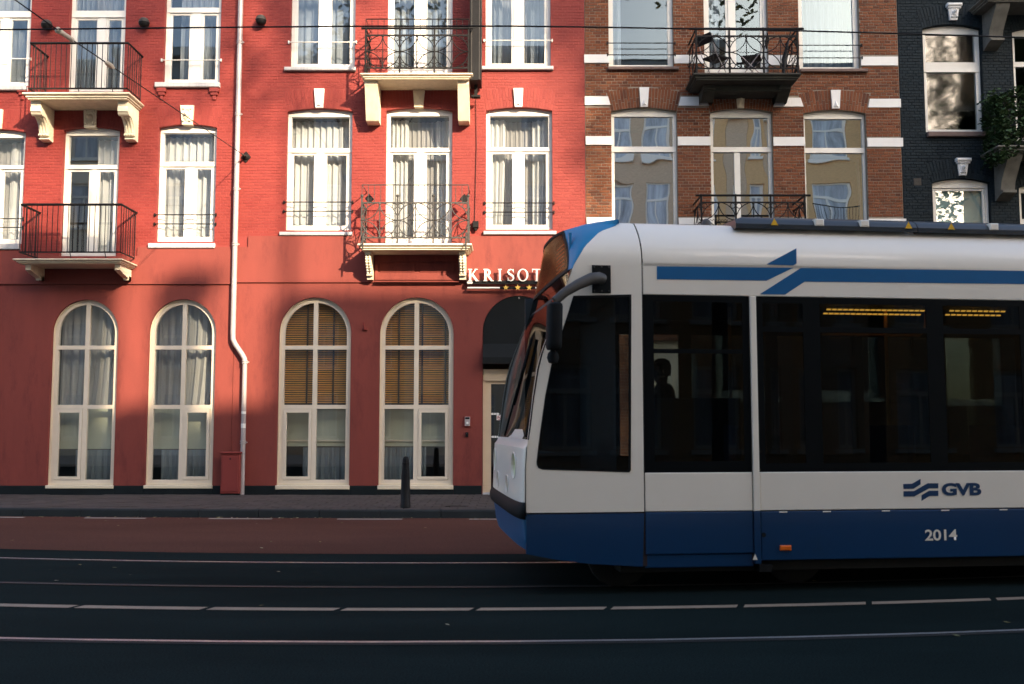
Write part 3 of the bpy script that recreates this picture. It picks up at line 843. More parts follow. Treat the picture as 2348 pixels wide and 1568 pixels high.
# plain balconies
def console(house_part, xa, xb, prof, mat, name='bracket', y_wall=YF):
    """prof: (projection, z) outline of the front; extruded between xa and xb"""
    n = len(prof); vs = []
    for x in (xa, xb):
        vs += [(x, y_wall - .0005, z) for p, z in prof] + [(x, y_wall - p, z) for p, z in prof]
    fs = []
    for k in range(n - 1):
        fs.append((n + k, n + k + 1, 3 * n + k + 1, 3 * n + k))          # front
        fs.append((k, k + 1, n + k + 1, n + k)); fs.append((2 * n + k, 3 * n + k, 3 * n + k + 1, 2 * n + k + 1))
    fs.append((0, n, 3 * n, 2 * n)); fs.append((n - 1, 3 * n - 1, 4 * n - 1, 2 * n - 1))
    return MB().add(vs, fs).build(name, M[mat], house_part, smooth=30)
def slab_mb(x0, x1, yf, zt, zb):
    """moulded balcony slab: rounded nosing over two fillets"""
    h = zt - zb
    b = MB()
    prof = [(-.03, zb), (-.03, zb + h * .22), (.0, zb + h * .26), (.0, zb + h * .48), (.025, zb + h * .54), (.045, zb + h * .66), (.05, zb + h * .8), (.04, zb + h * .92), (.015, zt)]
    rows = []
    for p, z in prof:
        rows.append([(x0 - p, YF - .001, z), (x0 - p, yf - p, z), (x1 + p, yf - p, z), (x1 + p, YF - .001, z)])
    b.grid(rows)
    b.add([rows[-1][0], rows[-1][1], rows[-1][2], rows[-1][3]], [(0, 1, 2, 3)])
    b.add([rows[0][0], rows[0][1], rows[0][2], rows[0][3]], [(3, 2, 1, 0)])
    return b
def plain_balcony(house, pl, pr, yfront, y_top, y_bot, y_rt, y_rb, n=19, brackets=None, stone='stone'):
    x0, x1 = FX(pl, y_top, yfront) + .05, FX(pr, y_top, yfront) - .05
    zt, zb = FZ(y_top, yfront), FZ(y_bot, yfront)
    bal = slab_mb(x0, x1, yfront, zt, zb).build('balcony', M[stone], house, smooth=35)
    zr, zl = FZ(y_rt, yfront), FZ(y_rb, yfront)
    yi = yfront - .0
    a, b_ = x0 + .06, x1 - .02
    r = MB().tube([(a, YF - .001, zr), (a, yi, zr), (b_, yi, zr), (b_, YF - .001, zr)], .024, 8); r.build('handrail', M['iron'], bal, smooth=60)
    r = MB()
    for p, q in (((a, YF - .06), (a, yi)), ((a, yi), (b_, yi)), ((b_, yi), (b_, YF - .06))):
        r.box(min(p[0], q[0]) - .008, max(p[0], q[0]) + .008, min(p[1], q[1]) - .02, max(p[1], q[1]) + .02, zl - .012, zl + .012)
    for xx in (a + .3, (a + b_) / 2, b_ - .3): r.tube([(xx, yi, zl), (xx + .02, yi + .03, zt - .005)], .008, 6)
    r.build('bottom_rail', M['iron'], bal)
    bm_ = MB().tube([(0, 0, zl), (0, 0, zr)], .0075, 6).mesh('baluster', M['iron'], fix=False)
    for i in range(n + 1):
        o = bpy.data.objects.new('baluster', bm_); o.location = (a + (b_ - a) * i / n, yi, 0); link(o, bal)
    ns = 6
    for xx in (a, b_):
        for i in range(1, ns + 1):
            o = bpy.data.objects.new('baluster', bm_); o.location = (xx, yi + (YF - .05 - yi) * i / ns, 0); link(o, bal)
    return bal, x0, x1, zt, zb
bal, x0, x1, zt, zb = plain_balcony(red_l, 53, 299, 19.25, 212, 226, 99, 203)
for xa, xb in ((FX(73, 240, 19.45), FX(96, 240, 19.45)), (FX(272, 240, 19.45), FX(295, 240, 19.45))):
    zB = FZ(327)
    hh = zb - zB
    prof = [(.60, zb - .002), (.60, zb - .10 * hh), (.585, zb - .14 * hh), (.60, zb - .2 * hh), (.60, zb - .30 * hh), (.55, zb - .36 * hh), (.44, zb - .385 * hh), (.40, zb - .40 * hh), (.34, zb - .45 * hh),
            (.27, zb - .55 * hh), (.22, zb - .68 * hh), (.205, zb - .78 * hh), (.205, zb - .82 * hh), (.24, zb - .825 * hh), (.24, zb - .885 * hh), (.16, zb - .89 * hh), (.16, zb - .91 * hh), (.21, zb - .98 * hh), (.1, zb - hh)]
    br = console(bal, xa, xb, prof, 'carved')
    g = MB(); w_ = xb - xa
    for q in (.22, .5, .78):
        g.tube([(xa + w_ * q, YF - p - .004, z) for p, z in prof[7:12]], .022, 6)
        g.lathe([(.001, -.03), (.018, -.02), (.024, 0)], (xa + w_ * q, YF - .238, zb - .855 * hh), 8, 'y')
    g.tube([(xa - .006, YF - .5, zb - .30 * hh), (xb + .006, YF - .5, zb - .30 * hh)], .075, 12)
    g.build('fluting', M['carved'], bal, smooth=True)
bal, x0, x1, zt, zb = plain_balcony(red_l, 31, 283, 19.22, 593, 603, 469, 578)
for xa, xb in ((FX(62, 620, 19.45), FX(70, 620, 19.45)), (FX(266, 620, 19.45), FX(275, 620, 19.45))):
    zB = FZ(636)
    xb = xa + .11
    console(bal, xa, xb, [(.62, zb - .002), (.62, zb - .11), (.5, zb - .15), (.2, zb - .21), (.17, zb - .25), (.17, zB), (.0, zB)], 'stone')

# ---------- middle red house (hotel entrance)
red_m = thing('red_house', 'red painted brick house right of the drainpipe, with arched entrance and scrolled balconies', 'house', (-2, YF, 0))
W['MU1'] = (FX(666, 80), FX(814, 80), FZ(155), upt + .15, lo_r, True)
W['MU2'] = (FX(888, 90), FX(1037, 90), FZ(167), upt + .15, lo_r, True)
W['MU3'] = (FX(1113, 80), FX(1262, 80), FZ(154), upt + .15, lo_r, True)
W['ML1'] = (FX(656, 400), FX(806, 400), FZ(528), FZ(248), lo_r, True)
W['ML2'] = (FX(884, 400), FX(1036, 400), FZ(558), FZ(246), lo_r, True)
W['ML3'] = (FX(1114, 400), FX(1266, 400), FZ(526), FZ(246), lo_r, True)
M_ops = [W[k] for k in ('MU1', 'MU2', 'MU3', 'ML1', 'ML2', 'ML3')]
house_shell(red_m, XPIPE + .003, XRED - .003, -.02, TOP + .3, holes_of(M_ops + [A[3], A[4], DOOR]), 'red_base')
PLM = FZ(542)
lay_bricks(red_m, M['red_brick'], brick_items(XPIPE + .01, XRED - .008, PLM, TOP + .3, M_ops, []), M_ops, (FX(850, 300), FZ(290)), proud=.005, jit=.002, c=.006)
XS2 = FX(570, 560)
plaster(red_m, XPIPE + .004, XRED - .004, PLM, [A[3], A[4], DOOR], FZ(648), [(XRED - .004, PLM), (FX(1036, 550), PLM), (FX(1036, 550), FZ(558)), (FX(884, 550), FZ(558)), (FX(884, 550), PLM), (XS2, PLM), (XS2, PLT), (XPIPE + .004, PLT)])
plinths(red_m, [(XPIPE + .006, A[3][0] - .012), (A[3][1] + .012, A[4][0] - .012), (A[4][1] + .012, DOOR[0] - .012), (DOOR[1] + .012, XRED - .006)])
under_sill(red_m, A[3]); under_sill(red_m, A[4])
window(red_m, *W['MU1'][:5], pane='pane_sky', curt='curtain_up', mull=(FX(733, 80), FX(752, 80)), tz=rz(-22, -12), sill=(FX(653, 160), FX(816, 160), FZ(164), FZ(156)), bars=[FZ(98)], barmat='white', curt_w=(0, 1))
window(red_m, *W['MU2'][:5], pane='pane_sky', curt='curtain_up', mull=(FX(954, 90), FX(972, 90)), tz=rz(-22, -12), name='balcony_door', curt_w=(.05, 1))
window(red_m, *W['MU3'][:5], pane='pane_sky', curt='curtain_up', mull=(FX(1178, 80), FX(1196, 80)), tz=rz(-22, -12), sill=(FX(1104, 158), FX(1268, 158), FZ(162), FZ(154)), bars=[FZ(94)], barmat='white', curt_w=(.0, 1))
window(red_m, *W['ML1'][:5], mull=(FX(722, 440), FX(740, 440)), tz=rz(337, 347), sill=(FX(642, 537), FX(808, 537), FZ(541), FZ(533)), bars=[FZ(464), FZ(485)])
window(red_m, *W['ML2'][:5], mull=(FX(953, 450), FX(971, 450)), tz=rz(336, 345), name='balcony_door')
window(red_m, *W['ML3'][:5], mull=(FX(1180, 440), FX(1197, 440)), tz=rz(335, 344), sill=(FX(1108, 535), FX(1275, 535), FZ(539), FZ(531)), bars=[FZ(466), FZ(487)])
keystone(red_m, (721, 744), (724, 741), 205, 248, 'whiteband')
keystone(red_m, (947, 974), (950, 970), 209, 247, 'cream', 'diamond')
keystone(red_m, (1177, 1199), (1180, 1197), 204, 246, 'whiteband')
arched_window(red_m, A[3], (715, 725), 0, 'blind')
arched_window(red_m, A[4], (948, 958.5), 1, 'blind')

def ornate_balcony(house, pl, pr, yfront, y_top, y_bot, y_r1, y_r2, y_rb, posts, mat, stone, thin=None, y_post=None, ext=0., rod=.022):
    """iron balcony: posts, rails, quarter rings in each panel, small rings, wavy bar"""
    x0, x1 = FX(pl, y_top, yfront) + .05, FX(pr, y_top, yfront) - .05
    zt, zb = FZ(y_top, yfront), FZ(y_bot, yfront)
    bal = slab_mb(x0, x1, yfront, zt, zb).build('balcony', M[stone], house, smooth=35)
    yi = yfront + .03
    z1, z2, z3 = FZ(y_r1, yi), FZ(y_r2, yi), FZ(y_rb, yi)
    px = [FX(p, (y_r1 + y_rb) / 2, yi) for p in posts]
    a, b_ = px[0], px[-1]
    zp = FZ(y_post, yi) if y_post else z1
    for x in px:
        p = MB().box(x - .016, x + .016, yi - .016, yi + .016, zt - .004, zp)
        p.lathe([(.001, -.03), (.026, -.02), (.034, 0), (.026, .02), (.001, .03)], (x, yi, zp), 8)
        p.build('post', M[mat], bal)
    if not y_post:
        MB().tube([(a - ext, yi, z1), (b_ + ext, yi, z1)], rod, 10).build('handrail', M[mat], bal, smooth=60)
    MB().box(a, b_, yi - .012, yi + .012, z2 - .014, z2 + .014).build('top_rail', M[mat], bal)
    MB().box(a, b_, yi - .012, yi + .012, z3 - .012, z3 + .012).build('bottom_rail', M[mat], bal)
    zm, hh = (z2 + z3) / 2, (z2 - z3) / 2
    def panel(P, wd):
        """P maps (s in 0..wd, z) to a point"""
        s = MB()
        h2 = wd / 2
        for cx_, cz_, a0 in ((0, z2, -math.pi / 2), (wd, z2, math.pi), (0, z3, 0), (wd, z3, math.pi / 2)):
            s.tube([P(cx_ + h2 * math.cos(a0 + i * math.pi / 16), cz_ + hh * math.sin(a0 + i * math.pi / 16)) for i in range(9)], .0095, 6)
        s.tube([P(h2 + h2 * math.cos(i * math.pi / 12), zm + hh * math.sin(i * math.pi / 12)) for i in range(24)], .0095, 6, closed=True)
        s.tube([P(h2, z3), P(h2, z2)], .008, 6)
        s.tube([P(h2 - wd * .26 + wd * .52 * i / 24, zm + .012 * math.sin(i * 1.6)) for i in range(25)], .006, 5)
        s.build('scrollwork', M[mat], bal, smooth=True)
        for cx_ in (.062, wd - .062):
            for cz_ in (z2 - .065, z3 + .062):
                MB().tube([P(cx_ + .05 * math.cos(i * math.pi / 8), cz_ + .05 * math.sin(i * math.pi / 8)) for i in range(16)], .008, 5, closed=True).build('ring', M[mat], bal, smooth=True)
        bo = MB()
        for q, zz in ((h2, z2 - .02), (h2, z3 + .02), (0, zm), (wd, zm)):
            c = P(q, zz); bo.lathe([(.001, -.024), (.022, -.014), (.026, 0), (.022, .014), (.001, .024)], c, 8)
        bo.build('boss', M[mat], bal, smooth=True)
    for i in range(len(px) - 1):
        panel(lambda s, z, i=i: (px[i] + s, yi, z), px[i + 1] - px[i])
    for xx in (a, b_):
        panel(lambda s, z, xx=xx: (xx, yi + s, z), YF - .03 - yi)
        r = MB()
        for z in ([z2, z3] if y_post else [z1, z2, z3]): r.box(xx - .012, xx + .012, yi, YF - .001, z - .013, z + .013)
        r.build('side_rail', M[mat], bal)
    if thin:
        zq = FZ(thin, yi)
        MB().tube([(a, YF - .002, zq), (a, yi, zq), (b_, yi, zq), (b_, YF - .002, zq)], .011, 6).build('raised_rail', M[mat], bal)
        nb = 17
        me = MB().tube([(0, 0, z2), (0, 0, zq)], .006, 5).mesh('baluster', M[mat], fix=False)
        for i in range(nb + 1):
            o = bpy.data.objects.new('baluster', me); o.location = (a + (b_ - a) * i / nb, yi, 0); link(o, bal)
    return bal, x0, x1, zt, zb
bal, x0, x1, zt, zb = ornate_balcony(red_m, 826, 1084, 19.3, 168, 180, 65, 81, 156, (838, 916, 995.5, 1074), 'iron', 'stone', thin=44, ext=.09)
for a, b in ((836, 868), (1049, 1077)):
    zB = FZ(287)
    xa, xb = FX(a, 230, 19.5), FX(b, 230, 19.5) - .02
    console(bal, xa, xb, [(.56, zb - .003), (.56, zb - .07), (.50, zb - .14), (.30, zB + .02), (.28, zB), (.02, zB - .01)], 'stone')
bal, x0, x1, zt, zb = ornate_balcony(red_m, 820, 1082, 19.3, 558, 572, 447, 465, 545, (829, 911, 993, 1073), 'iron_grey', 'stone', thin=424, y_post=449)
for a, b in ((838, 851), (1052, 1067)):
    zB = FZ(644)
    xa, xb = FX(a, 610, 19.6), FX(b, 610, 19.6)
    hh = zb - zB
    br = console(bal, xa, xb, [(.50, zb - .003), (.50, zb - .12 * hh), (.44, zb - .15 * hh), (.47, zb - .28 * hh), (.44, zb - .45 * hh), (.34, zb - .58 * hh), (.27, zb - .72 * hh), (.27, zb - .86 * hh), (.20, zb - .88 * hh), (.18, zB)], 'carved')
    g = MB(); xm = (xa + xb) / 2
    for i in range(7):
        f = .2 + i * .095
        yy = YF - (.48 - .25 * max(0, (f - .35) / .5))
        for sx in (-.03, .03): g.lathe([(.001, -.03), (.022, -.02), (.03, 0), (.02, .02), (.001, .03)], (xm + sx, yy, zb - f * hh), 7)
    g.build('carving', M['carved'], bal, smooth=True)
# iron hooks over the slab edge, square finials
for xx in (FX(832, 560, 19.25), FX(1068, 560, 19.25)):
    MB().tube([(xx, 19.33, FZ(535, 19.3)), (xx, 19.2, FZ(545, 19.2)), (xx, 19.2, FZ(572, 19.2))], .018, 6).build('hook', M['iron_grey'], bal)
for xx, sy in ((FX(846, 455, 19.6), 19.62), (FX(1064, 455, 19.6), 19.62)):
    c = FZ(455, 19.6); MB().add([(xx - .09, sy, c), (xx, sy, c - .1), (xx + .09, sy, c), (xx, sy, c + .1), (xx - .09, sy + .05, c), (xx, sy + .05, c - .1), (xx + .09, sy + .05, c), (xx, sy + .05, c + .1)],
                               [(0, 1, 2, 3), (7, 6, 5, 4), (0, 4, 5, 1), (1, 5, 6, 2), (2, 6, 7, 3), (3, 7, 4, 0)]).build('lamp_box', M['iron'], bal)
# panelled casing under the lower balcony
xa, xb = FX(861, 615), FX(1052, 615)
cas = MB().plate(rect(xa, xb, FZ(643), FZ(586)), [rect(xa + .06, xb - .06, FZ(632), FZ(600))], YF - .085, YF - .052).build('casing', M['plaster'], red_m)
MB().box(xa + .03, xb - .03, YF - .06, YF - .051, FZ(640), FZ(590)).build('casing_panel', M['plaster'], red_m)
for f in (.0, .5): MB().bbox(xa + .1 + f * (xb - xa - .1), xa + .03 + (f + .47) * (xb - xa - .06), YF - .075, YF - .0605, FZ(625), FZ(606), .008).build('casing_panel', M['plaster'], red_m)
for i in range(3): MB().box(xa - .0, xb + .0, YF - .09 - .02 * i, YF - .086 + .0, FZ(646) - .012 * i - .0, FZ(646) - .012 * i + .009).build('moulding', M['plaster'], red_m)

# entrance: awning, lintel, glazed doors
dx0, dx1, dz1 = DOOR[0], DOOR[1], DOOR[3]
ent = thing('entrance_awning', 'black half-round awning over the hotel entrance, under the KRISOT sign', 'awning', ((dx0 + dx1) / 2, YF, FZ(840)))
rA = (dx1 - dx0) / 2; xm = (dx0 + dx1) / 2; zc = FZ(788)
b = MB()
rows = []
zca = dz1 - rA
for i in range(7):          # quarter-round hood bulging out
    f = i / 6
    ph = f * math.pi / 2
    rows.append([(xm + (rA - .01) * math.cos(t), YF - .02 - .34 * math.sin(ph) * (.25 + .75 * math.sin(t)) * 0 - .0 - .30 * f, zca + (rA - .01) * math.sin(t) * math.cos(ph) ** .0 - .0 * f) for t in [math.pi * j / 24 for j in range(25)]])
hood = MB()
out = [(xm - rA + .006, zc)] + [(xm + (rA - .006) * math.cos(math.pi - math.pi * j / 28), zca + (rA - .006) * math.sin(math.pi * j / 28)) for j in range(29)] + [(xm + rA - .006, zc)]
hood.plate(out[::-1], [], YF + .0, YF + .05).build('awning_panel', M['awning'], ent)
fl = MB(); z0f = FZ(832)
fl.add([(dx0 + .006, YF - .002, zc), (dx1 - .006, YF - .002, zc), (dx1 - .006, YF - .22, z0f + .10), (dx0 + .006, YF - .22, z0f + .10), (dx0 + .006, YF - .22, z0f), (dx1 - .006, YF - .22, z0f), (dx0 + .006, YF - .002, z0f), (dx1 - .006, YF - .002, z0f)],
       [(0, 3, 2, 1), (3, 4, 5, 2), (4, 6, 7, 5), (0, 6, 4, 3), (1, 2, 5, 7)]).build('awning_flap', M['awning'], ent)
MB().box(dx0 + .004, dx1 - .004, YF - .226, YF - .212, z0f - .03, z0f - .002).build('front_bar', M['iron'], ent)
MB().lathe([(.001, -.03), (.016, -.02), (.02, 0)], (xm - .0, YF - .002, dz1 - .05), 8, 'y').build('bolt', M['zinc'], ent)
door = MB()
jz = FZ(874)
jw = FX(1114, 1000) - FX(1109, 1000)
leaves = [(1124, 1163), (1175, 1214), (1226, 1258)]
hl = [rect(FX(a, 1000), FX(c, 1000), FZ(1120), FZ(880)) for a, c in leaves]
MB().bbox(dx0 + .01, dx1 - .01, YF - .05, YF + .16, PZ - .01, PZ + .03, .01).build('threshold', M['sill'], red_m)
dr = MB().plate(rect(dx0 + .03, dx1 - .006, PZ + .034, FZ(846)), hl, YF + .10, YF + .16).build('entrance_door', M['beige'], red_m)
MB().box(dx0 + .03, dx1 - .006, YF + .05, YF + .098, jz + .01, FZ(848)).build('lintel_board', M['beige'], dr)
MB().box(dx0 + .006, dx0 + .06, YF + .06, YF + .2, PZ + .004, FZ(846)).build('jamb', M['beige'], dr)
for h in hl: MB().box(h[0][0] - .005, h[1][0] + .005, YF + .125, YF + .131, h[0][1] - .005, h[2][1] + .005).build('pane', M['pane_dark'], dr)
for px in (1119, 1169, 1220):
    for g in (-3.2, 5): MB().box(FX(px + g, 1000), FX(px + g, 1000) + .012, YF + .094, YF + .0995, PZ + .01, jz).build('stile_bead', M['beige'], dr)
for a, c, y0p in ((1126, 1143, 948.5), (1176.5, 1193, 947), (1127, 1144, 1001.5)):
    xa, xb, zz = FX(a, 950), FX(c, 950), FZ(y0p); h = .02
    for k in range(3):
        p, q = xa + (xb - xa) * (.02 + k * .33), xa + (xb - xa) * (.30 + k * .33)
        pts = [(p, zz - h), (q, zz - h), (q + (.02 if k == 2 else 0), zz), (q, zz + h), (p, zz + h), (p - (.02 if k == 0 else 0), zz)]
        MB().plate(pts, [], YF + .120, YF + .1225).build('sticker', M['whiteband'], dr)
xs_, zs_ = FX(1144, 957), FZ(957)
MB().box(xs_ - .052, xs_ + .052, YF + .119, YF + .1225, zs_ - .052, zs_ + .052).build('no_smoking_sticker', M['whiteband'], dr)
MB().lathe([(.032, -.002), (.041, -.002)], (xs_, YF + .1185, zs_), 20, 'y').build('no_smoking_ring', pm('sticker red', (.5, .06, .04)), dr)
MB().add([(xs_ - .03, YF + .1165, zs_ + .022), (xs_ - .022, YF + .1165, zs_ + .03), (xs_ + .03, YF + .1165, zs_ - .022), (xs_ + .022, YF + .1165, zs_ - .03)], [(0, 1, 2, 3)]).build('no_smoking_bar', bpy.data.materials['sticker red'], dr)
MB().box(xs_ - .022, xs_ + .012, YF + .1168, YF + .1172, zs_ - .006, zs_ + .004).build('cigarette_mark', M['black'], dr)

# ---------- brick house
brk = thing('brick_house', 'orange brown brick house with white stone bands and an iron balcony, above the tram', 'house', (5, YF, 0))
W['BU1'] = (FX(1395, 80), FX(1543, 80), FZ(155), upt + .1, .0, False)
W['BU2'] = (FX(1614, 90), FX(1760, 90), FZ(167), upt + .1, .0, False)
W['BU3'] = (FX(1831, 80), FX(1970, 80), FZ(160), upt + .1, .0, False)
W['BL1'] = (FX(1402, 400), FX(1553, 400), FZ(530), FZ(247), .075, True)
W['BL2'] = (FX(1630, 400), FX(1773, 400), FZ(560), FZ(249), .075, True)
W['BL3'] = (FX(1845, 400), FX(1988, 400), FZ(530), FZ(252), .075, True)
BG1 = (FX(1865, 800), FX(2012, 800), FZ(912), FZ(690), 0., False)
BG2 = (FX(1500, 900), FX(1600, 900), PZ, FZ(780), 0., False)
BG3 = (FX(1640, 800), FX(1780, 800), FZ(912), FZ(690), 0., False)
B_ops = [W[k] for k in ('BU1', 'BU2', 'BU3', 'BL1', 'BL2', 'BL3')] + [BG1, BG2, BG3]
house_shell(brk, XRED + .003, XBRK - .003, -.02, TOP - .2, holes_of(B_ops), 'mortar')
blocks = []
def band(pts, y0p, y1p, proud=.03):
    """white stone block, (x at top left, top right, bottom right, bottom left)"""
    z1, z0 = FZ(y0p), FZ(y1p)
    p = [(FX(pts[3], y1p), z0), (FX(pts[2], y1p), z0), (FX(pts[1], y0p), z1), (FX(pts[0], y0p), z1)]
    m_ = MB().plate(p, [], YF - proud, YF + .09)
    m_.build('stone_band', M['whiteband'], brk)
    blocks.append((min(p[0][0], p[3][0]), max(p[1][0], p[2][0]), z0, z1))
xr0, xr1 = 1339, 2062
band((1338.8, 1396, 1396, 1339), 126, 145); band((1544, 1613, 1613, 1546), 127, 146); band((1761, 1830, 1832, 1761), 128, 150); band((1972, 2057, 2057, 1973), 131, 151)
band((1340, 1393.5, 1399, 1340.4), 222, 241.5); band((1560, 1617, 1624, 1555), 223, 243); band((1778, 1834, 1841, 1772), 225, 245); band((1993, 2063.5, 2064, 1989), 227.5, 247)
band((1342, 1402, 1402, 1342.5), 313, 332.5); band((1553, 1628, 1628.5, 1553.5), 314, 334); band((1772, 1844, 1845, 1772.6), 315, 335); band((1987, 2068.5, 2069, 1987.6), 317, 337)
band((1344.5, 1404, 1404, 1344.8), 499, 514); band((1555, 1631, 1631, 1556), 500, 515); band((1775, 1846, 1846, 1775), 501, 516); band((1990, 2076, 2076, 1990), 502, 517)
items = brick_items(XRED + .008, XBRK - .008, .3, TOP - .2, B_ops, blocks)
lay_bricks(brk, M['brick'], items, B_ops, (FX(1480, 200), FZ(250)))
window(brk, *W['BU1'][:5], curt='curtain_up', curt_w=(.0, .22), sill=(FX(1393, 158), FX(1555, 158), FZ(162), FZ(155)), sillmat='brownsill', bars=[FZ(100), FZ(127)], pane='pane_sky', sash_low=False, fw=.10)
window(brk, *W['BU2'][:5], mull=(FX(1672, 90), FX(1684, 90)), curt='curtain_up', curt_w=(0, .3), pane='pane_sky', name='balcony_door')
window(brk, *W['BU3'][:5], curt='curtain_skytoned', sill=(FX(1833, 163), FX(1987, 163), FZ(167), FZ(160)), sillmat='brownsill', bars=[FZ(105), FZ(134)], pane='pane_sky', sash_low=False, fw=.10)
window(brk, *W['BL1'][:5], tz=rz(333, 346), curt=None, pane='pane_wavy', fw=.07, sash_low=False, sash_top=False)
window(brk, *W['BL2'][:5], tz=rz(334, 346), mull=(FX(1687, 430), FX(1700, 430)), curt=None, pane='pane_wavy', fw=.07, sash_low=False, name='balcony_door')
wn_ = window(brk, *W['BL3'][:5], tz=rz(336, 348), curt=None, pane='pane_wavy', fw=.05, sash_low=False)
# casement of the third window stands tilted inwards: its sash
sx0, sx1, sz0, sz1 = W['BL3'][0] + .055, W['BL3'][1] - .06, W['BL3'][2] + .07, FZ(356)
sash = MB().plate(rect(0, sx1 - sx0, 0, sz1 - sz0), [rect(.055, sx1 - sx0 - .055, .055, sz1 - sz0 - .055)], 0, .05)
for v in range(len(sash.v)):
    x, y, z = sash.v[v]; sash.v[v] = (sx0 + x, YF + .15 + y + .10 * z, sz0 + z)
sash.build('tilted_sash', M['white'], wn_)
keystone(brk, (1464.7, 1487), (1468, 1484), 202, 246, 'whiteband')
keystone(brk, (1686, 1707), (1689, 1704), 208, 249, 'cream', 'diamond')
keystone(brk, (1903, 1925), (1906, 1923), 208, 250, 'whiteband')
window(brk, *BG1[:5], curt=None, fw=.11, pane='pane_dark', mat='cream', sill=(BG1[0] - .05, BG1[1] + .05, BG1[2] - .09, BG1[2]), sillmat='cream')
window(brk, *BG3[:5], curt='curtain_dim', fw=.11, pane='pane_dark', mat='cream', sill=(BG3[0] - .05, BG3[1] + .05, BG3[2] - .09, BG3[2]), sillmat='cream')
dd = MB().plate(rect(*BG2[:4]), [], YF + .12, YF + .18).build('front_door', M['cream'], brk)
xm = (BG2[0] + BG2[1]) / 2
for zz0, zz1 in ((.35, 1.2), (1.35, 2.6)):
    for xa, xb in ((BG2[0] + .08, xm - .04), (xm + .04, BG2[1] - .08)): MB().bbox(xa, xb, YF + .10, YF + .119, zz0, zz1, .012).build('door_panel', M['cream'], dd)
MB().box(xm - .1, xm + .1, YF + .09, YF + .099, 1.24, 1.30).build('letter_slot', M['zinc'], dd)
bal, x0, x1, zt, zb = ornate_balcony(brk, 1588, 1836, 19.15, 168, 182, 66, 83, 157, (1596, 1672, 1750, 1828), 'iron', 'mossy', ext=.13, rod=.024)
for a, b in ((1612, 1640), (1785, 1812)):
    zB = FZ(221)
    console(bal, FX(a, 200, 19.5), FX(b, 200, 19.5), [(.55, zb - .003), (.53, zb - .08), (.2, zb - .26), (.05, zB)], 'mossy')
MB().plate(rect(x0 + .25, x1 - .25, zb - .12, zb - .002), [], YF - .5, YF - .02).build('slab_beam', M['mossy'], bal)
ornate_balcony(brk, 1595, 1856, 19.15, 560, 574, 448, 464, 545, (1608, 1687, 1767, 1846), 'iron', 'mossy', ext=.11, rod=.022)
# folding chairs on the balcony
def chair(cx_, cy_, cz_, ang, label):
    t = thing('folding_chair', label, 'chair', (cx_, cy_, cz_), 'folding chairs on the brick house balcony')
    m4 = Matrix.Translation((cx_, cy_, cz_)) @ Matrix.Rotation(ang, 4, 'Z')
    def P(x, y, z): return tuple(m4 @ Vector((x, y, z)))
    b = MB(); vs = [P(x, y, z) for z in (.43, .46) for x, y in ((-.19, -.19), (.19, -.19), (.17, .19), (-.17, .19))]
    b.add(vs, [(0, 3, 2, 1), (4, 5, 6, 7), (0, 1, 5, 4), (1, 2, 6, 5), (2, 3, 7, 6), (3, 0, 4, 7)]).build('seat', M['black'], t)
    for sx in (-.2, .2):
        MB().tube([P(sx, .22, 0), P(sx, -.17, .44)], .011, 6).build('leg', M['zinc'], t)
        MB().tube([P(sx * .92, -.2, 0), P(sx * .92, .2, .5), P(sx * .92, .3, .85)], .011, 6).build('leg', M['zinc'], t)
    b = MB(); vs = [P(x, .29 + dy + (z - .68) * .3, z) for dy in (-.01, .01) for z, x in ((.68, -.19), (.68, .19), (.86, .19), (.86, -.19))]
    b.add(vs, [(0, 1, 2, 3), (7, 6, 5, 4), (0, 4, 5, 1), (1, 5, 6, 2), (2, 6, 7, 3), (3, 7, 4, 0)]).build('backrest', M['black'], t)
chair(FX(1640, 140, 19.55), 19.55, zt, 2.2, 'black folding chair with pale crossed legs on the brick balcony, at its left end')
chair(FX(1722, 140, 19.55), 19.55, zt, -1.9, 'black folding chair with pale crossed legs at the middle of the brick balcony')
# furled parasol leaning at the right end
pz = thing('furled_parasol', 'furled dark parasol leaning at the right end of the brick balcony', 'parasol', (FX(1810, 150, 19.6), 19.6, zt))
MB().tube([(FX(1795, 150, 19.6), 19.6, zt), (FX(1797, 120, 19.6), 19.62, zt + .45), (FX(1812, 85, 19.6), 19.7, zt + .95)], [.02, .05, .015], 8).build('canopy', M['black'], pz, smooth=True)
MB().tube([(FX(1812, 85, 19.6), 19.7, zt + .95), (FX(1816, 75, 19.6), 19.72, zt + 1.08)], .012, 6).build('pole', M['iron'], pz)

# ---------- black house
blk = thing('black_house', 'black painted brick house with cream sash windows at the right edge', 'house', (11, YF, 0))
W['K1'] = (FX(2118, 180), FX(2252, 180), FZ(303), FZ(56), .09, True)
W['K2'] = (FX(2138, 460), FX(2270, 460), FZ(640), FZ(409), .09, True)
W['K0'] = (FX(2324, 180), FX(2460, 180), FZ(323), FZ(62), .09, True)
W['K3'] = (FX(2338, 500), FX(2474, 500), FZ(660), FZ(420), .09, True)
KG = (FX(2150, 850), FX(2300, 850), FZ(930), FZ(720), 0., False)
K_ops = [W[k] for k in ('K1', 'K2', 'K0', 'K3')] + [KG]
house_shell(blk, XBRK + .003, XEND, -.02, TOP + .5, holes_of(K_ops), 'black_base')
lay_bricks(blk, M['black_brick'], brick_items(XBRK + .01, XEND, .4, TOP + .5, K_ops, []), K_ops, (FX(2150, 200), FZ(250)), proud=.007, jit=.003, c=.006)
window(blk, *W['K1'][:5], tz=rz(139, 162), curt=None, pane='pane_tree', sill=(FX(2124, 309), FX(2279, 309), FZ(315), FZ(304)), sillmat='brownsill', sash_low=False, fw=.09)
window(blk, *W['K2'][:5], curt=None, pane='pane_low', sash_low=True, sill=(FX(2134, 648), FX(2285, 648), FZ(655), FZ(641)), sillmat='brownsill', fw=.06)
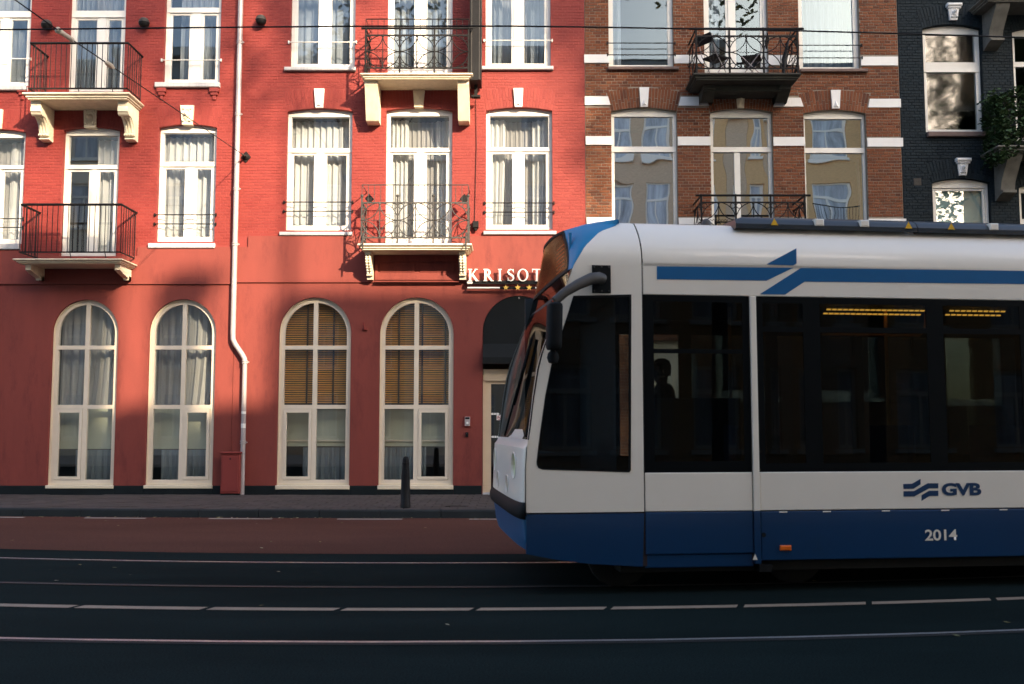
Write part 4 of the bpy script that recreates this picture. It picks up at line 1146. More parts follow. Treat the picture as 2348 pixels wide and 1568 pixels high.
MB().box(W['K2'][0] + .05, W['K2'][1] - .05, YF + .2, YF + .21, W['K2'][2] + .05, W['K2'][3] - .2).build('roller_blind', M['tealblind'], blk)
window(blk, *W['K0'][:5], tz=rz(138, 150), curt=None, pane='pane_tree', fw=.09, lowmat='pane_dark', sash_low=False)
window(blk, *W['K3'][:5], tz=rz(500, 512), curt=None, pane='pane_tree', fw=.09)
window(blk, *KG[:5], curt=None, pane='pane_dark', mat='cream', fw=.09)
keystone(blk, (2171, 2197), (2175, 2192), 14, 48, 'whiteband', 'capped')
keystone(blk, (2192, 2218), (2197, 2213), 368, 403, 'whiteband', 'capped')
vg = MB().plate(rect(FX(2094, 417), FX(2111, 417), FZ(425), FZ(409)), [], YF - .012, YF - .001).build('air_grille', M['iron_grey'], blk)
for i in range(5):
    z = FZ(423 - i * 3)
    MB().box(FX(2095.5, 417), FX(2109.5, 417), YF - .02, YF - .0125, z - .006, z + .006).build('slat', M['iron_grey'], vg)
# stone balconies at the frame's edge with ivy
greystone = pm('weathered grey stone', (.13, .125, .11), .9, .25, 4, .4, 70, stain=(.05, .055, .045), stain_s=3, stain_lo=.55)
M['greystone'] = greystone
def edge_balcony(zt_px, px_l, zb_px, brk_px, ivy):
    zt, zb = FZ(zt_px, 19.3), FZ(zb_px, 19.3)
    x0 = FX(px_l, zt_px, 19.3); x1 = x0 + 2.6
    bl = slab_mb(x0, x1, 19.3, zt, zb).build('balcony', M['greystone'], blk, smooth=35)
    for xo in (.22, 2.1):
        xa = x0 + xo; hh = FZ(brk_px[0]) - FZ(brk_px[1])
        zB = zb - hh
        console(bl, xa, xa + .28, [(.62, zb - .003), (.6, zb - .1 * hh), (.5, zb - .25 * hh), (.3, zb - .6 * hh), (.26, zb - .8 * hh), (.34, zb - .81 * hh), (.34, zb - .87 * hh), (.22, zb - .9 * hh), (.04, zB)], 'greystone')
    r = MB()
    zr = zt + 1.0
    r.tube([(x0 + .06, YF - .01, zr), (x0 + .06, 19.34, zr), (x1 - .06, 19.34, zr), (x1 - .06, YF - .01, zr)], .022, 8)
    r.build('handrail', M['iron'], bl)
    me = MB().tube([(0, 0, zt), (0, 0, zr)], .009, 6).mesh('baluster', M['iron'], fix=False)
    for i in range(19):
        o = bpy.data.objects.new('baluster', me); o.location = (x0 + .06 + (x1 - x0 - .12) * i / 18, 19.34, 0); link(o, bl)
    for i in range(5):
        o = bpy.data.objects.new('baluster', me); o.location = (x0 + .06, 19.34 + .13 * i, 0); link(o, bl)
    if ivy:
        t = thing('ivy_plant', 'dark ivy trailing over the black house balcony at the right edge', 'plant', (x0 + .5, 19.4, zt))
        lv = MB()
        for _ in range(2600):
            u_ = R.random()
            x = x0 + .02 + abs(R.gauss(0, .55)) * (1 if R.random() < .8 else .2); y = 19.32 + R.gauss(0, .05) if R.random() < .7 else R.uniform(19.3, 19.9); z = zt + R.uniform(-.25, 1.12) + .1 * math.sin(x * 7)
            if R.random() < .35: x = x0 + .04 + R.gauss(0, .06); y = R.uniform(19.3, 19.95)
            s = R.uniform(.03, .06); a, e = R.uniform(0, 6.28), R.uniform(-.9, .9)
            d1 = Vector((math.cos(a), math.sin(a) * .6, e)).normalized() * s; d2 = Vector((-math.sin(a), math.cos(a) * .6, R.uniform(-.5, .5))).normalized() * s * .8
            c = Vector((x, y, z))
            lv.add([c - d1, c + d2 * .9, c + d1, c - d2 * .9], [(0, 1, 2, 3)])
        lv.build('foliage', M['ivy'], t, fix=False, kind='stuff')
        st = MB()
        for i in range(9):
            x = x0 + .1 + i * .2
            st.tube([(x, 19.4, zt), (x + R.uniform(-.1, .1), 19.32, zt + .5), (x + R.uniform(-.15, .15), 19.3, zt + 1.0)], .006, 5)
        st.build('stem', M['bark'], t)
edge_balcony(333, 2290, 348, (348, 440), True)
edge_balcony(-12, 2262, 2, (2, 84), False)

# ------------------------------------------------------------------ drainpipe, lamps, sign, boxes
dp = thing('drainpipe', 'pale painted drainpipe running down between the two red houses', 'drainpipe', (FX(558, 1128), YF - .1, PZ))
yp = YF - .11
def PP(px, py, Y=yp): return (FX(px, py, Y), Y, FZ(py, Y))
xu = FX(540, 500, yp); xl_ = FX(558.5, 950, yp)
MB().tube([(xu, yp, 13.8), (xu, yp, FZ(766, yp))], .052, 14).build('upper_pipe', M['zinc'], dp, smooth=60)
zz = FZ(766, yp)
MB().tube([(xu, yp, zz + .02), (xu + .005, yp, zz - .10), (xu + .05, yp, zz - .2), (xl_ - .06, yp, FZ(812, yp)), (xl_ - .01, yp, FZ(822, yp)), (xl_, yp, FZ(834, yp))], .051, 14).build('offset_bend', M['zinc'], dp, smooth=60)
MB().tube([(xl_, yp, FZ(832, yp)), (xl_, yp, PZ)], .047, 14).build('lower_pipe', M['zinc'], dp, smooth=60)
for py in (97, 262, 433, 560):
    z = FZ(py, yp)
    o = MB().lathe([(.054, -.035), (.064, -.03), (.064, -.012), (.054, -.008), (.054, .008), (.064, .012), (.064, .03), (.054, .035)], (xu, yp, z), 16); o.box(xu + .05, xu + .09, yp - .012, yp + .012, z - .012, z + .012); o.box(xu - .01, xu + .01, yp + .05, YF - .002, z - .01, z + .01)
    o.build('bracket', M['zinc'], dp)
for py in (830, 1014):
    z = FZ(py, yp)
    o = MB().lathe([(.049, -.035), (.06, -.03), (.06, -.012), (.049, -.008), (.049, .008), (.06, .012), (.06, .03), (.049, .035)], (xl_, yp, z), 16); o.box(xl_ + .045, xl_ + .085, yp - .012, yp + .012, z - .012, z + .012); o.box(xl_ - .01, xl_ + .01, yp + .045, YF - .02, z - .01, z + .01)
    o.build('bracket', M['zinc'], dp)
for py, h in ((944, .05), (974, .09)): MB().lathe([(.0482, -h / 2), (.0482, h / 2)], (xl_, yp, FZ(py + 2, yp)), 14, ang=2.6, start=3.6).build('sticker', M['whiteband'], dp)

for px, py, lb in ((107, 57, 'round black wall lamp above the left balcony, nearest the insulator'), (330, 52, 'round black wall lamp between two upper windows of the left red house'), (598, 46, 'round black wall lamp just right of the drainpipe')):
    Y = YF - .12; x, z = at(px, py, Y)
    t = thing('wall_lamp', lb, 'wall lamp', (x, YF, z), 'round wall lamps on the red houses')
    MB().lathe([(.001, -.112), (.045, -.104), (.08, -.082), (.103, -.045), (.112, -.004)], (x, Y, z), 20).build('lamp_bowl', M['black'], t, smooth=True)
    MB().lathe([(.113, -.003), (.115, .004), (.105, .02), (.108, .026), (.096, .045), (.098, .052), (.08, .07), (.08, .078), (.055, .095), (.001, .108)], (x, Y, z), 20).build('lamp_cap', M['iron_grey'], t, smooth=True)
    MB().tube([(x, Y, z), (x, YF - .004, z)], .03, 10).build('mount', M['iron'], t)

# projecting sign box seen edge on
sx0, sx1 = FX(1077, 100, 19.45), FX(1103, 100, 19.45)
sb = thing('projecting_sign', 'tall black projecting sign box beside the upper scrolled balcony, seen edge on', 'sign', ((sx0 + sx1) / 2, YF, FZ(205)))
zbot = FZ(183, 19.4)
MB().box(sx0, sx1, 19.40, 19.93, zbot, 11.6).build('sign_case', M['black'], sb)
for xx in (sx0 + .03, sx1 - .045): MB().box(xx, xx + .014, 19.388, 19.399, zbot + .01, 11.6).build('edge_strip', M['iron_grey'], sb)
MB().box(sx0 + .05, sx1 - .05, 19.94, YF - .001, zbot + .3, zbot + .4).build('wall_bracket', M['iron'], sb)
xc = (sx0 + sx1) / 2
o = MB().box(xc - .03, xc + .03, 19.70, 19.76, FZ(226, 19.73), zbot - .001); o.box(xc - .09, xc + .09, 19.66, 19.8, FZ(224, 19.73), FZ(220, 19.73)); o.build('lower_clamp', M['iron'], sb)
cab = thing('wall_cable', 'thin cable with a black junction box on the red wall right of the scrolled balconies', 'cable', (FX(1090, 517), YF, FZ(524)))
MB().tube([(FX(1090, 228, 19.9), 19.97, FZ(228, 19.97)), (FX(1092, 330), 19.975, FZ(330)), (FX(1090, 420), 19.975, FZ(420)), (FX(1088, 509), 19.975, FZ(509))], .006, 6).build('cable', M['iron'], cab)
MB().bbox(FX(1083.5, 517), FX(1097, 517), YF - .12, YF - .006, FZ(524), FZ(509.5), .01).build('junction_box', M['black'], cab)
MB().lathe([(.04, 0), (.03, -.05), (.001, -.06)], (FX(1090, 526), YF - .07, FZ(525)), 10).build('sensor', M['black'], cab)

stub = thing('pipe_stub', 'small red pipe stub on a base plate between the two blind-hung arched windows', 'bracket', (FX(836, 755), YF, FZ(757)))
MB().bbox(FX(831, 755), FX(842, 755), YF - .05, YF - .015, FZ(757.5), FZ(752), .006).build('base_plate', M['red_base'], stub)
MB().tube([(FX(836, 752), YF - .06, FZ(755)), (FX(834.5, 740), YF - .085, FZ(739))], .02, 10).build('pipe', M['red_base'], stub)
ic = thing('intercom', 'grey intercom panel with a round white button beside the hotel door', 'intercom', (FX(1071, 966), YF, FZ(978)))
MB().bbox(FX(1063, 966), FX(1079.5, 966), YF - .045, YF - .0145, FZ(978.5), FZ(953.5), .006).build('backplate', M['red_base'], ic)
MB().bbox(FX(1065.5, 966), FX(1077.5, 966), YF - .06, YF - .046, FZ(976.5), FZ(955.5), .005).build('panel', M['zinc'], ic)
MB().box(FX(1066.5, 966), FX(1076.5, 966), YF - .063, YF - .0605, FZ(961), FZ(956.5)).build('speaker_grille', M['black'], ic)
MB().lathe([(.001, -.012), (.02, -.01), (.026, 0)], (FX(1071, 970), YF - .061, FZ(970)), 14, 'y').build('button', M['whiteband'], ic)
kb = thing('door_sensor', 'small black box on the red wall below the intercom', 'sensor', (FX(1070, 996), YF, FZ(1001)))
MB().bbox(FX(1067, 996), FX(1073.5, 996), YF - .05, YF - .0145, FZ(1001.5), FZ(991), .006).build('case', M['black'], kb)
MB().lathe([(.001, -.006), (.012, 0)], (FX(1070, 996), YF - .0505, FZ(994)), 10, 'y').build('lens', M['iron_grey'], kb)
cb = thing('meter_cabinet', 'low red painted metal cabinet on the pavement at the foot of the drainpipe', 'cabinet', (FX(528, 1130), YF - .15, PZ))
cx0, cx1 = FX(506, 1085, 19.75), FX(549, 1085, 19.75)
MB().bbox(cx0, cx1, 19.74, YF - .03, PZ + .03, FZ(1040, 19.74), .008).build('body', M['red_base'], cb)
MB().bbox(cx0 - .02, cx1 + .02, 19.71, YF - .03, FZ(1040, 19.74) + .001, FZ(1036, 19.74), .008).build('lid', M['red_base'], cb)
MB().bbox(cx0 + .03, cx1 - .03, 19.728, 19.739, PZ + .07, FZ(1046, 19.74), .004).build('door', M['red_base'], cb)
MB().box(cx0, cx1, 19.76, YF - .03, PZ - .01, PZ + .029).build('foot', M['plinth'], cb)
MB().lathe([(.001, -.012), (.014, -.01), (.016, 0)], ((cx0 + cx1) / 2, 19.727, FZ(1052, 19.74)), 10, 'y').build('lock', M['iron'], cb)

# hotel sign: raised serif letters, bars, stars
sg = thing('hotel_sign', 'white raised KRISOT letters over three yellow stars, above the hotel entrance', 'sign', (FX(1160, 640), YF, FZ(668)))
LH = FZ(620) - FZ(647.5); zb_ = FZ(647.5); yL0, yL1 = YF - .20, YF - .155
def stroke(pts, ws):
    """ribbon polygon along pts with half widths ws"""
    L, Rr = [], []
    for i, p in enumerate(pts):
        a, b = pts[max(0, i - 1)], pts[min(len(pts) - 1, i + 1)]
        d = Vector((b[0] - a[0], b[1] - a[1])).normalized(); n_ = (-d.y, d.x); w = ws[i] if isinstance(ws, list) else ws
        L.append((p[0] + n_[0] * w, p[1] + n_[1] * w)); Rr.append((p[0] - n_[0] * w, p[1] - n_[1] * w))
    return L + Rr[::-1]
def glyph(ch):
    """list of (outer, holes) in a unit-height box"""
    S = []
    def bar(x, w=.085): S.append((rect(x - w, x + w, 0, 1), []))
    def serif(x, z, w=.17, h=.045): S.append((rect(x - w, x + w, z, z + h) if z < .5 else rect(x - w, x + w, z - h, z), []))
    if ch in 'KRIE': bar(.2); serif(.2, 0); serif(.2, 1)
    if ch == 'K':
        S.append((stroke([(.27, .43), (.68, .98)], .035), [])); S.append((stroke([(.36, .58), (.78, .02)], .085), [])); serif(.70, 1, .14); serif(.80, 0, .14)
    if ch == 'R':
        arc = [(.25 + .30 * math.cos(t), .735 + .235 * math.sin(t)) for t in [math.pi / 2 - i * math.pi / 10 for i in range(11)]]
        S.append((stroke([(.2, .97)] + arc + [(.2, .50)], [.03, .03] + [.03 + .055 * math.sin(i * math.pi / 10) for i in range(11)][1:] + [.03, .03]), []))
        S.append((stroke([(.40, .49), (.74, .02)], .08), [])); serif(.78, 0, .12)
    if ch == 'S':
        pts = [(.66, .80), (.58, .93), (.42, .97), (.24, .90), (.19, .75), (.27, .62), (.45, .52), (.62, .40), (.68, .25), (.60, .09), (.42, .03), (.24, .08), (.17, .22)]
        S.append((stroke(pts, [.025, .03, .035, .06, .08, .085, .09, .085, .08, .06, .035, .03, .025]), [])); S.append((rect(.645, .69, .72, .99), [])); S.append((rect(.145, .19, .01, .3), []))
    if ch == 'O':
        n = 28
        S.append(([(.55 + .50 * math.cos(6.2832 * i / n), .5 + .515 * math.sin(6.2832 * i / n)) for i in range(n)], [[(.55 + .33 * math.cos(6.2832 * i / n), .5 + .45 * math.sin(6.2832 * i / n)) for i in range(n)]]))
    if ch == 'T':
        bar(.45); serif(.45, 0); S.append((rect(.03, .87, .94, 1.0), [])); S.append((rect(.03, .075, .74, .99), [])); S.append((rect(.825, .87, .74, .99), []))
    if ch == 'E':
        S.append((rect(.2, .72, .945, 1), [])); S.append((rect(.2, .76, 0, .055), [])); S.append((rect(.2, .6, .48, .53), [])); S.append((rect(.68, .72, .78, .99), [])); S.append((rect(.72, .76, .01, .25), []))
    return S
for ch, px in (('K', 1072), ('R', 1107), ('I', 1140.5), ('S', 1160), ('O', 1184.5), ('T', 1219), ('E', 1250)):
    x0_ = FX(px, 634, YF - .2); wsc = LH * (.98 if ch in 'KR' else .92 if ch == 'I' else .9)
    g = MB()
    for k, (outer, hs) in enumerate(glyph(ch)):
        f = lambda P: [(x0_ + p[0] * wsc, zb_ + p[1] * LH) for p in P]
        g.plate(f(outer), [f(h) for h in hs], yL0 + .0008 * k, yL1 + .0008 * k)
    g.build('letter', M['whiteband'], sg)
zr = FZ(648.5)
MB().box(FX(1070, 648), FX(1290, 648), YF - .150, YF - .11, zr - .045, zr + .03).build('mounting_rail', M['black'], sg)
for a, c in ((1072, 1146), (1226, 1292)): MB().box(FX(a, 662), FX(c, 662), YF - .17, YF - .14, FZ(663.5), FZ(660.5)).build('bar', M['whiteband'], sg)
MB().box(FX(1072, 662), FX(1292, 662), YF - .138, YF - .12, FZ(665), FZ(659.5)).build('bar_back', M['black'], sg)
for px in (1159.5, 1186.5, 1212.5):
    c = (FX(px, 662), FZ(662))
    MB().plate([(c[0] + (.062 if i % 2 == 0 else .026) * math.sin(i * math.pi / 5), c[1] + (.062 if i % 2 == 0 else .026) * math.cos(i * math.pi / 5)) for i in range(10)][::-1], [], YF - .19, YF - .141).build('star', M['gold'], sg)
MB().bbox(FX(1071.5, 651), FX(1083, 651), YF - .19, YF - .151, FZ(653.5), FZ(648.5), .008).build('transformer', M['whiteband'], sg)
for px in (1077, 1187): MB().box(FX(px, 655) - .01, FX(px, 655) + .01, YF - .148, YF - .128, FZ(661), FZ(650)).build('hanger', M['black'], sg)
MB().box(FX(1100, 655), FX(1100, 655) + .03, YF - .12, YF - .051, zr - .03, zr + .02).build('standoff', M['black'], sg)
MB().box(FX(1240, 655), FX(1240, 655) + .03, YF - .12, YF - .051, zr - .03, zr + .02).build('standoff', M['black'], sg)

# bollard
bd = ground(929, 1164, PZ)
bo = thing('bollard', 'black cast iron bollard with three crosses at the kerb before the arched windows', 'bollard', (bd[0], bd[1], PZ))
sc_ = bd[1] / FPX
hB = FZ(1046, bd[1]) - PZ
MB().lathe([(.085, -.01), (.088, .05), (.082, .06), (.074, hB * .5), (.056, hB * .84)], (bd[0], bd[1], PZ), 20).build('post', M['black'], bo, smooth=40)
MB().lathe([(.058, hB * .842), (.062, hB * .85), (.062, hB * .875), (.052, hB * .88), (.052, hB * .93), (.047, hB * .965), (.028, hB * .993), (.001, hB)], (bd[0], bd[1], PZ), 20).build('cap', M['black'], bo, smooth=40)
for k in range(3):
    z = PZ + hB * (.78 - .055 * k); r_ = .0585 + .003 * k
    for s in (-1, 1):
        MB().tube([(bd[0] - .02 * s, bd[1] - r_ + .002, z - .016), (bd[0] + .02 * s, bd[1] - r_ + .002, z + .016)], .005, 5).build('cross_bar', M['black'], bo)
# drain grate
gx, gy = ground(1046, 1160, PZ)
gr = thing('drain_grate', 'dark iron drain cover set in the pavement right of the bollard', 'drain cover', (gx, gy, PZ))
MB().box(gx - .18, gx + .18, gy - .10, gy + .06, PZ - .02, PZ + .006).build('frame', M['iron'], gr)
for i in range(5): MB().box(gx - .16, gx + .16, gy - .09 + i * .028, gy - .075 + i * .028, PZ + .0065, PZ + .010).build('slat', M['iron_grey'], gr)

# overhead wires
cw_d = (D_R1 + D_R2) / 2
def wire_pt(px, py):
    Y = cw_d
    for _ in range(6):
        x, z = at(px, py, Y); Y = cw_d + trk(x) * .9
    return (x, Y, z)
wt = thing('contact_wire', 'dark tram contact wire crossing in front of all the upper windows', 'wire', (0, cw_d, 5.6))
pts = [wire_pt(px, py) for px, py in ((-160, 70), (0, 68), (300, 65), (586, 62), (850, 60), (1000, 60), (1173, 60), (1340, 62), (1580, 66), (1840, 71), (2100, 78), (2347, 86), (2520, 92))]
MB().tube(pts, .0085, 6).build('wire', M['iron'], wt, smooth=True)
P0 = (FX(562, 358, YF - .08), YF - .08, FZ(358, YF - .08))
P1 = wire_pt(131, 68)
def lerp(a, b, t): return tuple(a[i] + (b[i] - a[i]) * t for i in range(3))
sw = thing('span_wire', 'slack steel span wire from the red wall anchor up past the left balcony', 'wire', P0)
def on_span(px):
    lo, hi = 0., 1.
    for _ in range(40):
        m_ = (lo + hi) / 2; q = lerp(P0, P1, m_)
        dep = q[1] * math.cos(PITCH) + (q[2] - EYE) * math.sin(PITCH)
        if CX + FPX * q[0] / dep > px: lo = m_
        else: hi = m_
    return lerp(P0, P1, lo)
P2 = (P1[0] - 1.05, P1[1] - 2.6, P1[2] + .55)
MB().tube([P0, on_span(400), on_span(260), on_span(165), P1], .007, 6).build('cable', M['iron'], sw, smooth=True)
MB().tube([P1, P2, lerp(P1, P2, 4)], .007, 6).build('cable', M['iron'], sw)
a, b_ = on_span(166), on_span(118)
ins = MB(); ins.tube([lerp(a, b_, t) for t in (0, .05, .12, .5, .88, .95, 1)], [.012, .03, .028, .026, .03, .036, .014], 10); ins.build('insulator', M['cream'], sw, smooth=True)
MB().tube([on_span(262), on_span(255), on_span(246), on_span(240)], [.01, .032, .03, .01], 8).build('clip', M['cream'], sw, smooth=True)
anc = thing('wire_anchor', 'dark diamond wall plate anchoring the span wire right of the drainpipe', 'wall anchor', P0)
xx, zz = P0[0], P0[2]
MB().plate([(xx - .10, zz), (xx, zz - .12), (xx + .10, zz), (xx, zz + .12)], [], YF - .03, YF - .002).build('plate', M['iron'], anc)
MB().lathe([(.07, 0), (.06, -.03), (.03, -.05), (.025, -.1), (.001, -.11)], (xx, YF - .03, zz), 12, 'y').build('boss', M['iron'], anc, smooth=40)
MB().tube([(xx, YF - .1, zz), lerp(P0, P1, .03)], .018, 8).build('eye', M['iron_grey'], anc)

# ------------------------------------------------------------------ the tram
TA = math.atan(.12)
TO = Vector((FX(1475, 900, 9.0), 9.0, 0.0))
tc, ts = math.cos(TA), math.sin(TA)
def tloc(px, py, w=0.):
    """pixel on the tram's plane w = const -> (u, z)"""
    r = ray(px, py); t = (w + (-TO.x * ts * -1 * -1) * 0 + 0) if False else None
    # -(X-X0) s + (Y-Y0) c = w
    k = (-r.x * ts + r.y * tc)
    t = (w - TO.x * ts + TO.y * tc) / k
    X, Y = r.x * t, r.y * t
    return (X - TO.x) * tc + (Y - TO.y) * ts, EYE + r.z * t
def tproj(u, w, z):
    X, Y = TO.x + u * tc - w * ts, TO.y + u * ts + w * tc
    dz = z - EYE
    dep = Y * math.cos(PITCH) + dz * math.sin(PITCH); up = -Y * math.sin(PITCH) + dz * math.cos(PITCH)
    return CX + FPX * X / dep, CY - FPX * up / dep
def TU(px, py=900, w=0.): return tloc(px, py, w)[0]
def TZ(px, py, w=0.): return tloc(px, py, w)[1]
tram = thing('tram', 'white and blue tram passing the houses, its cab with black mirror at left', 'tram', TO)
tram.rotation_euler = (0, 0, TA)
def tb(b, name, mat, parent=None, smooth=False, **k):
    o = bpy.data.objects.new(name, b.mesh(name, M[mat] if isinstance(mat, str) else mat, smooth))
    COL.objects.link(o); o.parent = parent or tram
    return props(o, k.get('label'))
WT = 2.5                # tram width
ULEN = 9.0              # length modelled behind the cab seam
Z_B = TZ(1474, 1298); Z_WB = TZ(1480, 1174); Z_G0 = TZ(1480, 1084); Z_G1 = TZ(1480, 675); Z_L = TZ(1480, 600); Z_T = 3.40
def interp(tab, z):
    if z <= tab[0][1]: return tab[0][0]
    for (a, za), (b, zb2) in zip(tab, tab[1:]):
        if z <= zb2: return a + (b - a) * (z - za) / max(1e-6, zb2 - za)
    return tab[-1][0]
def smooth_tab(f, z, d=.06): return (f(z - d) + 2 * f(z) + f(z + d)) / 4
corner = [tloc(px, py) for px, py in ((1240, 1290), (1207, 1240), (1206, 1163), (1205.7, 1073), (1210, 1003), (1222, 905), (1233, 834), (1245, 795), (1272, 725), (1301.5, 643), (1316, 606), (1342.5, 563), (1383, 523), (1432, 502.5))]
corner.sort(key=lambda p: p[1])
nose = [tloc(px, py, 1.3) for px, py in ((1190, 1262), (1165, 1250), (1155, 1232), (1149, 1190), (1143, 1160), (1145, 1120), (1150, 1020), (1179, 1000), (1207, 904), (1233, 777), (1247, 715), (1252, 651), (1253, 590), (1253, 560), (1254, 546))]
nose.sort(key=lambda p: p[1])
nose = [(u + (.035 if z < 1.42 else 0), z) for u, z in nose]
uc = lambda z: interp(corner, z)
_un = lambda z: interp(nose, z)
def un(z): return sum(_un(z + d) * w for d, w in ((-.16, .1), (-.08, .22), (0, .36), (.08, .22), (.16, .1))) if z > 1.55 else _un(z)
def winset(z):
    """inward lean of the side high up"""
    f = max(0., (z - 2.95) / (Z_T - 2.95))
    return .30 * min(1, f) ** 2.2
def front(z, th, out=0.):
    """surface point at height z, th 0 = near corner .. 1 = centre .. 2 = far corner"""
    far = th > 1
    t = (2 - th if far else th) * math.pi / 2
    a, w0 = uc(z) - un(z), winset(z)
    p = .60 + .20 * min(1, max(0, (z - 1.30) / .35))
    u = uc(z) - a * math.sin(t) ** p; w = WT / 2 - (WT / 2 - w0) * math.cos(t) ** p
    u -= out * math.sin(t) ** .6; w -= out * math.cos(t)
    return (u, WT - w if far else w, z)
def th_for_px(z, px):
    best = min((abs(tproj(*front(z, i / 200))[0] - px), i / 200) for i in range(201))
    return best[1]
def loft(zs, t0, t1, n, out=0., thick=0.):
    b = MB()
    rows = [[front(z, (t0(z) if callable(t0) else t0) + ((t1(z) if callable(t1) else t1) - (t0(z) if callable(t0) else t0)) * j / n, out(z) if callable(out) else out) for j in range(n + 1)] for z in zs]
    b.grid(rows)
    return b
def lin(a, b, n): return [a + (b - a) * i / n for i in range(n + 1)]
Z_BU0, Z_BU1, Z_PT, Z_WS = .672, .822, 1.37, tloc(1250, 660, 1.3)[1]
# front pieces
tb(loft(lin(.40, Z_BU0 + .03, 8), 0, 2, 40), 'nose_skirt', 't_nose', smooth=True)
tb(loft(lin(Z_BU0, Z_BU1, 6), 0.02, 1.98, 40, out=lambda z: .01 + .045 * math.sin(math.pi * min(1, max(0, (z - Z_BU0) / (Z_BU1 - Z_BU0)))) ** .5), 'bumper', 't_rubber', smooth=True)
hpb = loft(lin(Z_BU1, Z_PT, 48), 0.03, 1.97, 190, out=.015)
bowls = []
for far_side in (0, 1):
    for nm, px, py, w_, r_, mt in (('headlight', 1181, 1069, .25, .118, 't_lampglass'), ('indicator', 1166, 1114, .45, .082, 't_white')):
        z = TZ(px, py, w_); t_ = th_for_px(z, px)
        if far_side: t_ = 2 - t_
        c = Vector(front(z, t_, .015)); e = Vector(front(z, t_ + .02, .015))
        tx = (e - c).normalized(); nrm = tx.cross(Vector((0, 0, 1))).normalized()
        if nrm.x > 0: nrm = -nrm
        bowls.append((nm, c, tx, nrm, r_, mt))
STR = 1.12
def inside(p):
    for nm, c, tx, nrm, r_, mt in bowls:
        d = p - c
        if abs(d.dot(nrm)) < .12 and (d.dot(tx) / STR) ** 2 + d.z ** 2 < (r_ * .97) ** 2: return True
    return False
hpb.f = [f for f in hpb.f if not inside(sum((Vector(hpb.v[i]) for i in f), Vector()) / 4)]
hp = tb(hpb, 'headlight_panel', 't_white', smooth=True)
for nm, c, tx, nrm, r_, mt in bowls:
    def ring(rr, dd, n=28): return [tuple(c + tx * rr * STR * math.cos(6.2832 * j / n) + Vector((0, 0, rr * math.sin(6.2832 * j / n))) + nrm * dd) for j in range(n + 1)]
    tb(MB().grid([ring(r_ * 1.09, .002), ring(r_ * 1.05, .010), ring(r_ * .98, .008), ring(r_ * .94, -.012)]), 'lamp_rim', 't_white', hp, smooth=True)
    tb(MB().grid([ring(r_ * .95, -.01), ring(r_ * .85, -.04), ring(r_ * .6, -.065), ring(r_ * .3, -.075), ring(.001, -.078)]), nm, mt, hp, smooth=True)
    tb(MB().grid([ring(r_ * .34, -.06), ring(r_ * .3, -.04), ring(r_ * .15, -.03), ring(.001, -.028)]), 'bulb', 't_lampglass' if nm == 'headlight' else 'orange', hp, smooth=True)
# horn of the headlight panel at the centre of the nose
tb(loft(lin(Z_PT + .001, Z_PT + .09, 3), lambda z: .80 + .12 * (z - Z_PT) / .09, lambda z: 1.20 - .12 * (z - Z_PT) / .09, 10, out=.012), 'panel_horn', 't_white', hp, smooth=True)
ws = tb(loft(lin(Z_PT, Z_WS, 14), 0.0, 2.0, 40, out=-.006), 'windscreen', 't_screen', smooth=True)
ZC = 3.39
zcap = [Z_WS + (ZC - Z_WS) * i / 10 for i in range(11)]
_d0, _d1 = th_for_px(Z_WS + .02, 1302), th_for_px(ZC - .03, 1290)
DT = lambda z: _d0 + (_d1 - _d0) * (z - Z_WS) / (ZC - Z_WS)
tb(loft(zcap, DT, lambda z: 2 - DT(z), 24), 'destination_display', 't_display', smooth=True)
b = loft(zcap, 0., DT, 14); tb(b, 'cab_cap', 't_cap', smooth=True)
b = loft(zcap, lambda z: 2 - DT(z), 2., 14); tb(b, 'cab_cap', 't_cap', smooth=True)
for ta, tb2 in ((0.0, .085), (1.915, 2.0)): tb(loft(lin(Z_PT, Z_WS - .02, 12), ta, tb2, 3, out=.004), 'windscreen_seal', 't_rubber', smooth=True)
tb(loft(lin(Z_WS - .012, Z_WS + .022, 3), lambda z: DT(z), lambda z: 2 - DT(z), 30, out=.006), 'display_frame', 't_rubber', smooth=True)
tb(loft(lin(ZC - .03, ZC, 3), lambda z: DT(z), lambda z: 2 - DT(z), 30, out=.006), 'display_frame', 't_rubber', smooth=True)
# backing of the display
tb(loft(zcap, lambda z: DT(z) + .02, lambda z: 1.98 - DT(z), 20, out=-.12), 'display_board', 't_under', smooth=True)
b = MB()
for i in range(7):
    zz_ = Z_WS + .14 + .04 * i
    b.tube([front(zz_, .82 + .03 * j, -.1) for j in range(7)], .006, 5)
tb(b, 'display_dots', 'orange')
# black frame post between cap and display
tb(loft(zcap, lambda z: DT(z) - .02, lambda z: DT(z) + .03, 4, out=.006), 'display_frame', 't_rubber', smooth=True)
o = MB(); z_ = 3.22; c = front(z_, DT(3.2) - .10, .03)
o.box(c[0] - .012, c[0] + .012, c[1] - .02, c[1] + .02, 3.10, 3.29); tb(o, 'marker_fin', 't_cap')
# roof over the cap: gather to the roof line
b = MB(); rows = []
for f in (0, .25, .5, .75, 1.):
    row = []
    for j in range(41):
        S = Vector(front(ZC, 2 * j / 40)); q = j / 40
        E = Vector((-.15, .26 + (WT - .52) * q, Z_T - .01 + .055 * math.sin(math.pi * q)))
        p = S.lerp(E, f); p.z += .035 * math.sin(math.pi * f) + .03 * f * (1 - f)
        row.append(tuple(p))
    rows.append(row)
b.grid(rows); tb(b, 'cap_roof', 't_cap', smooth=True)
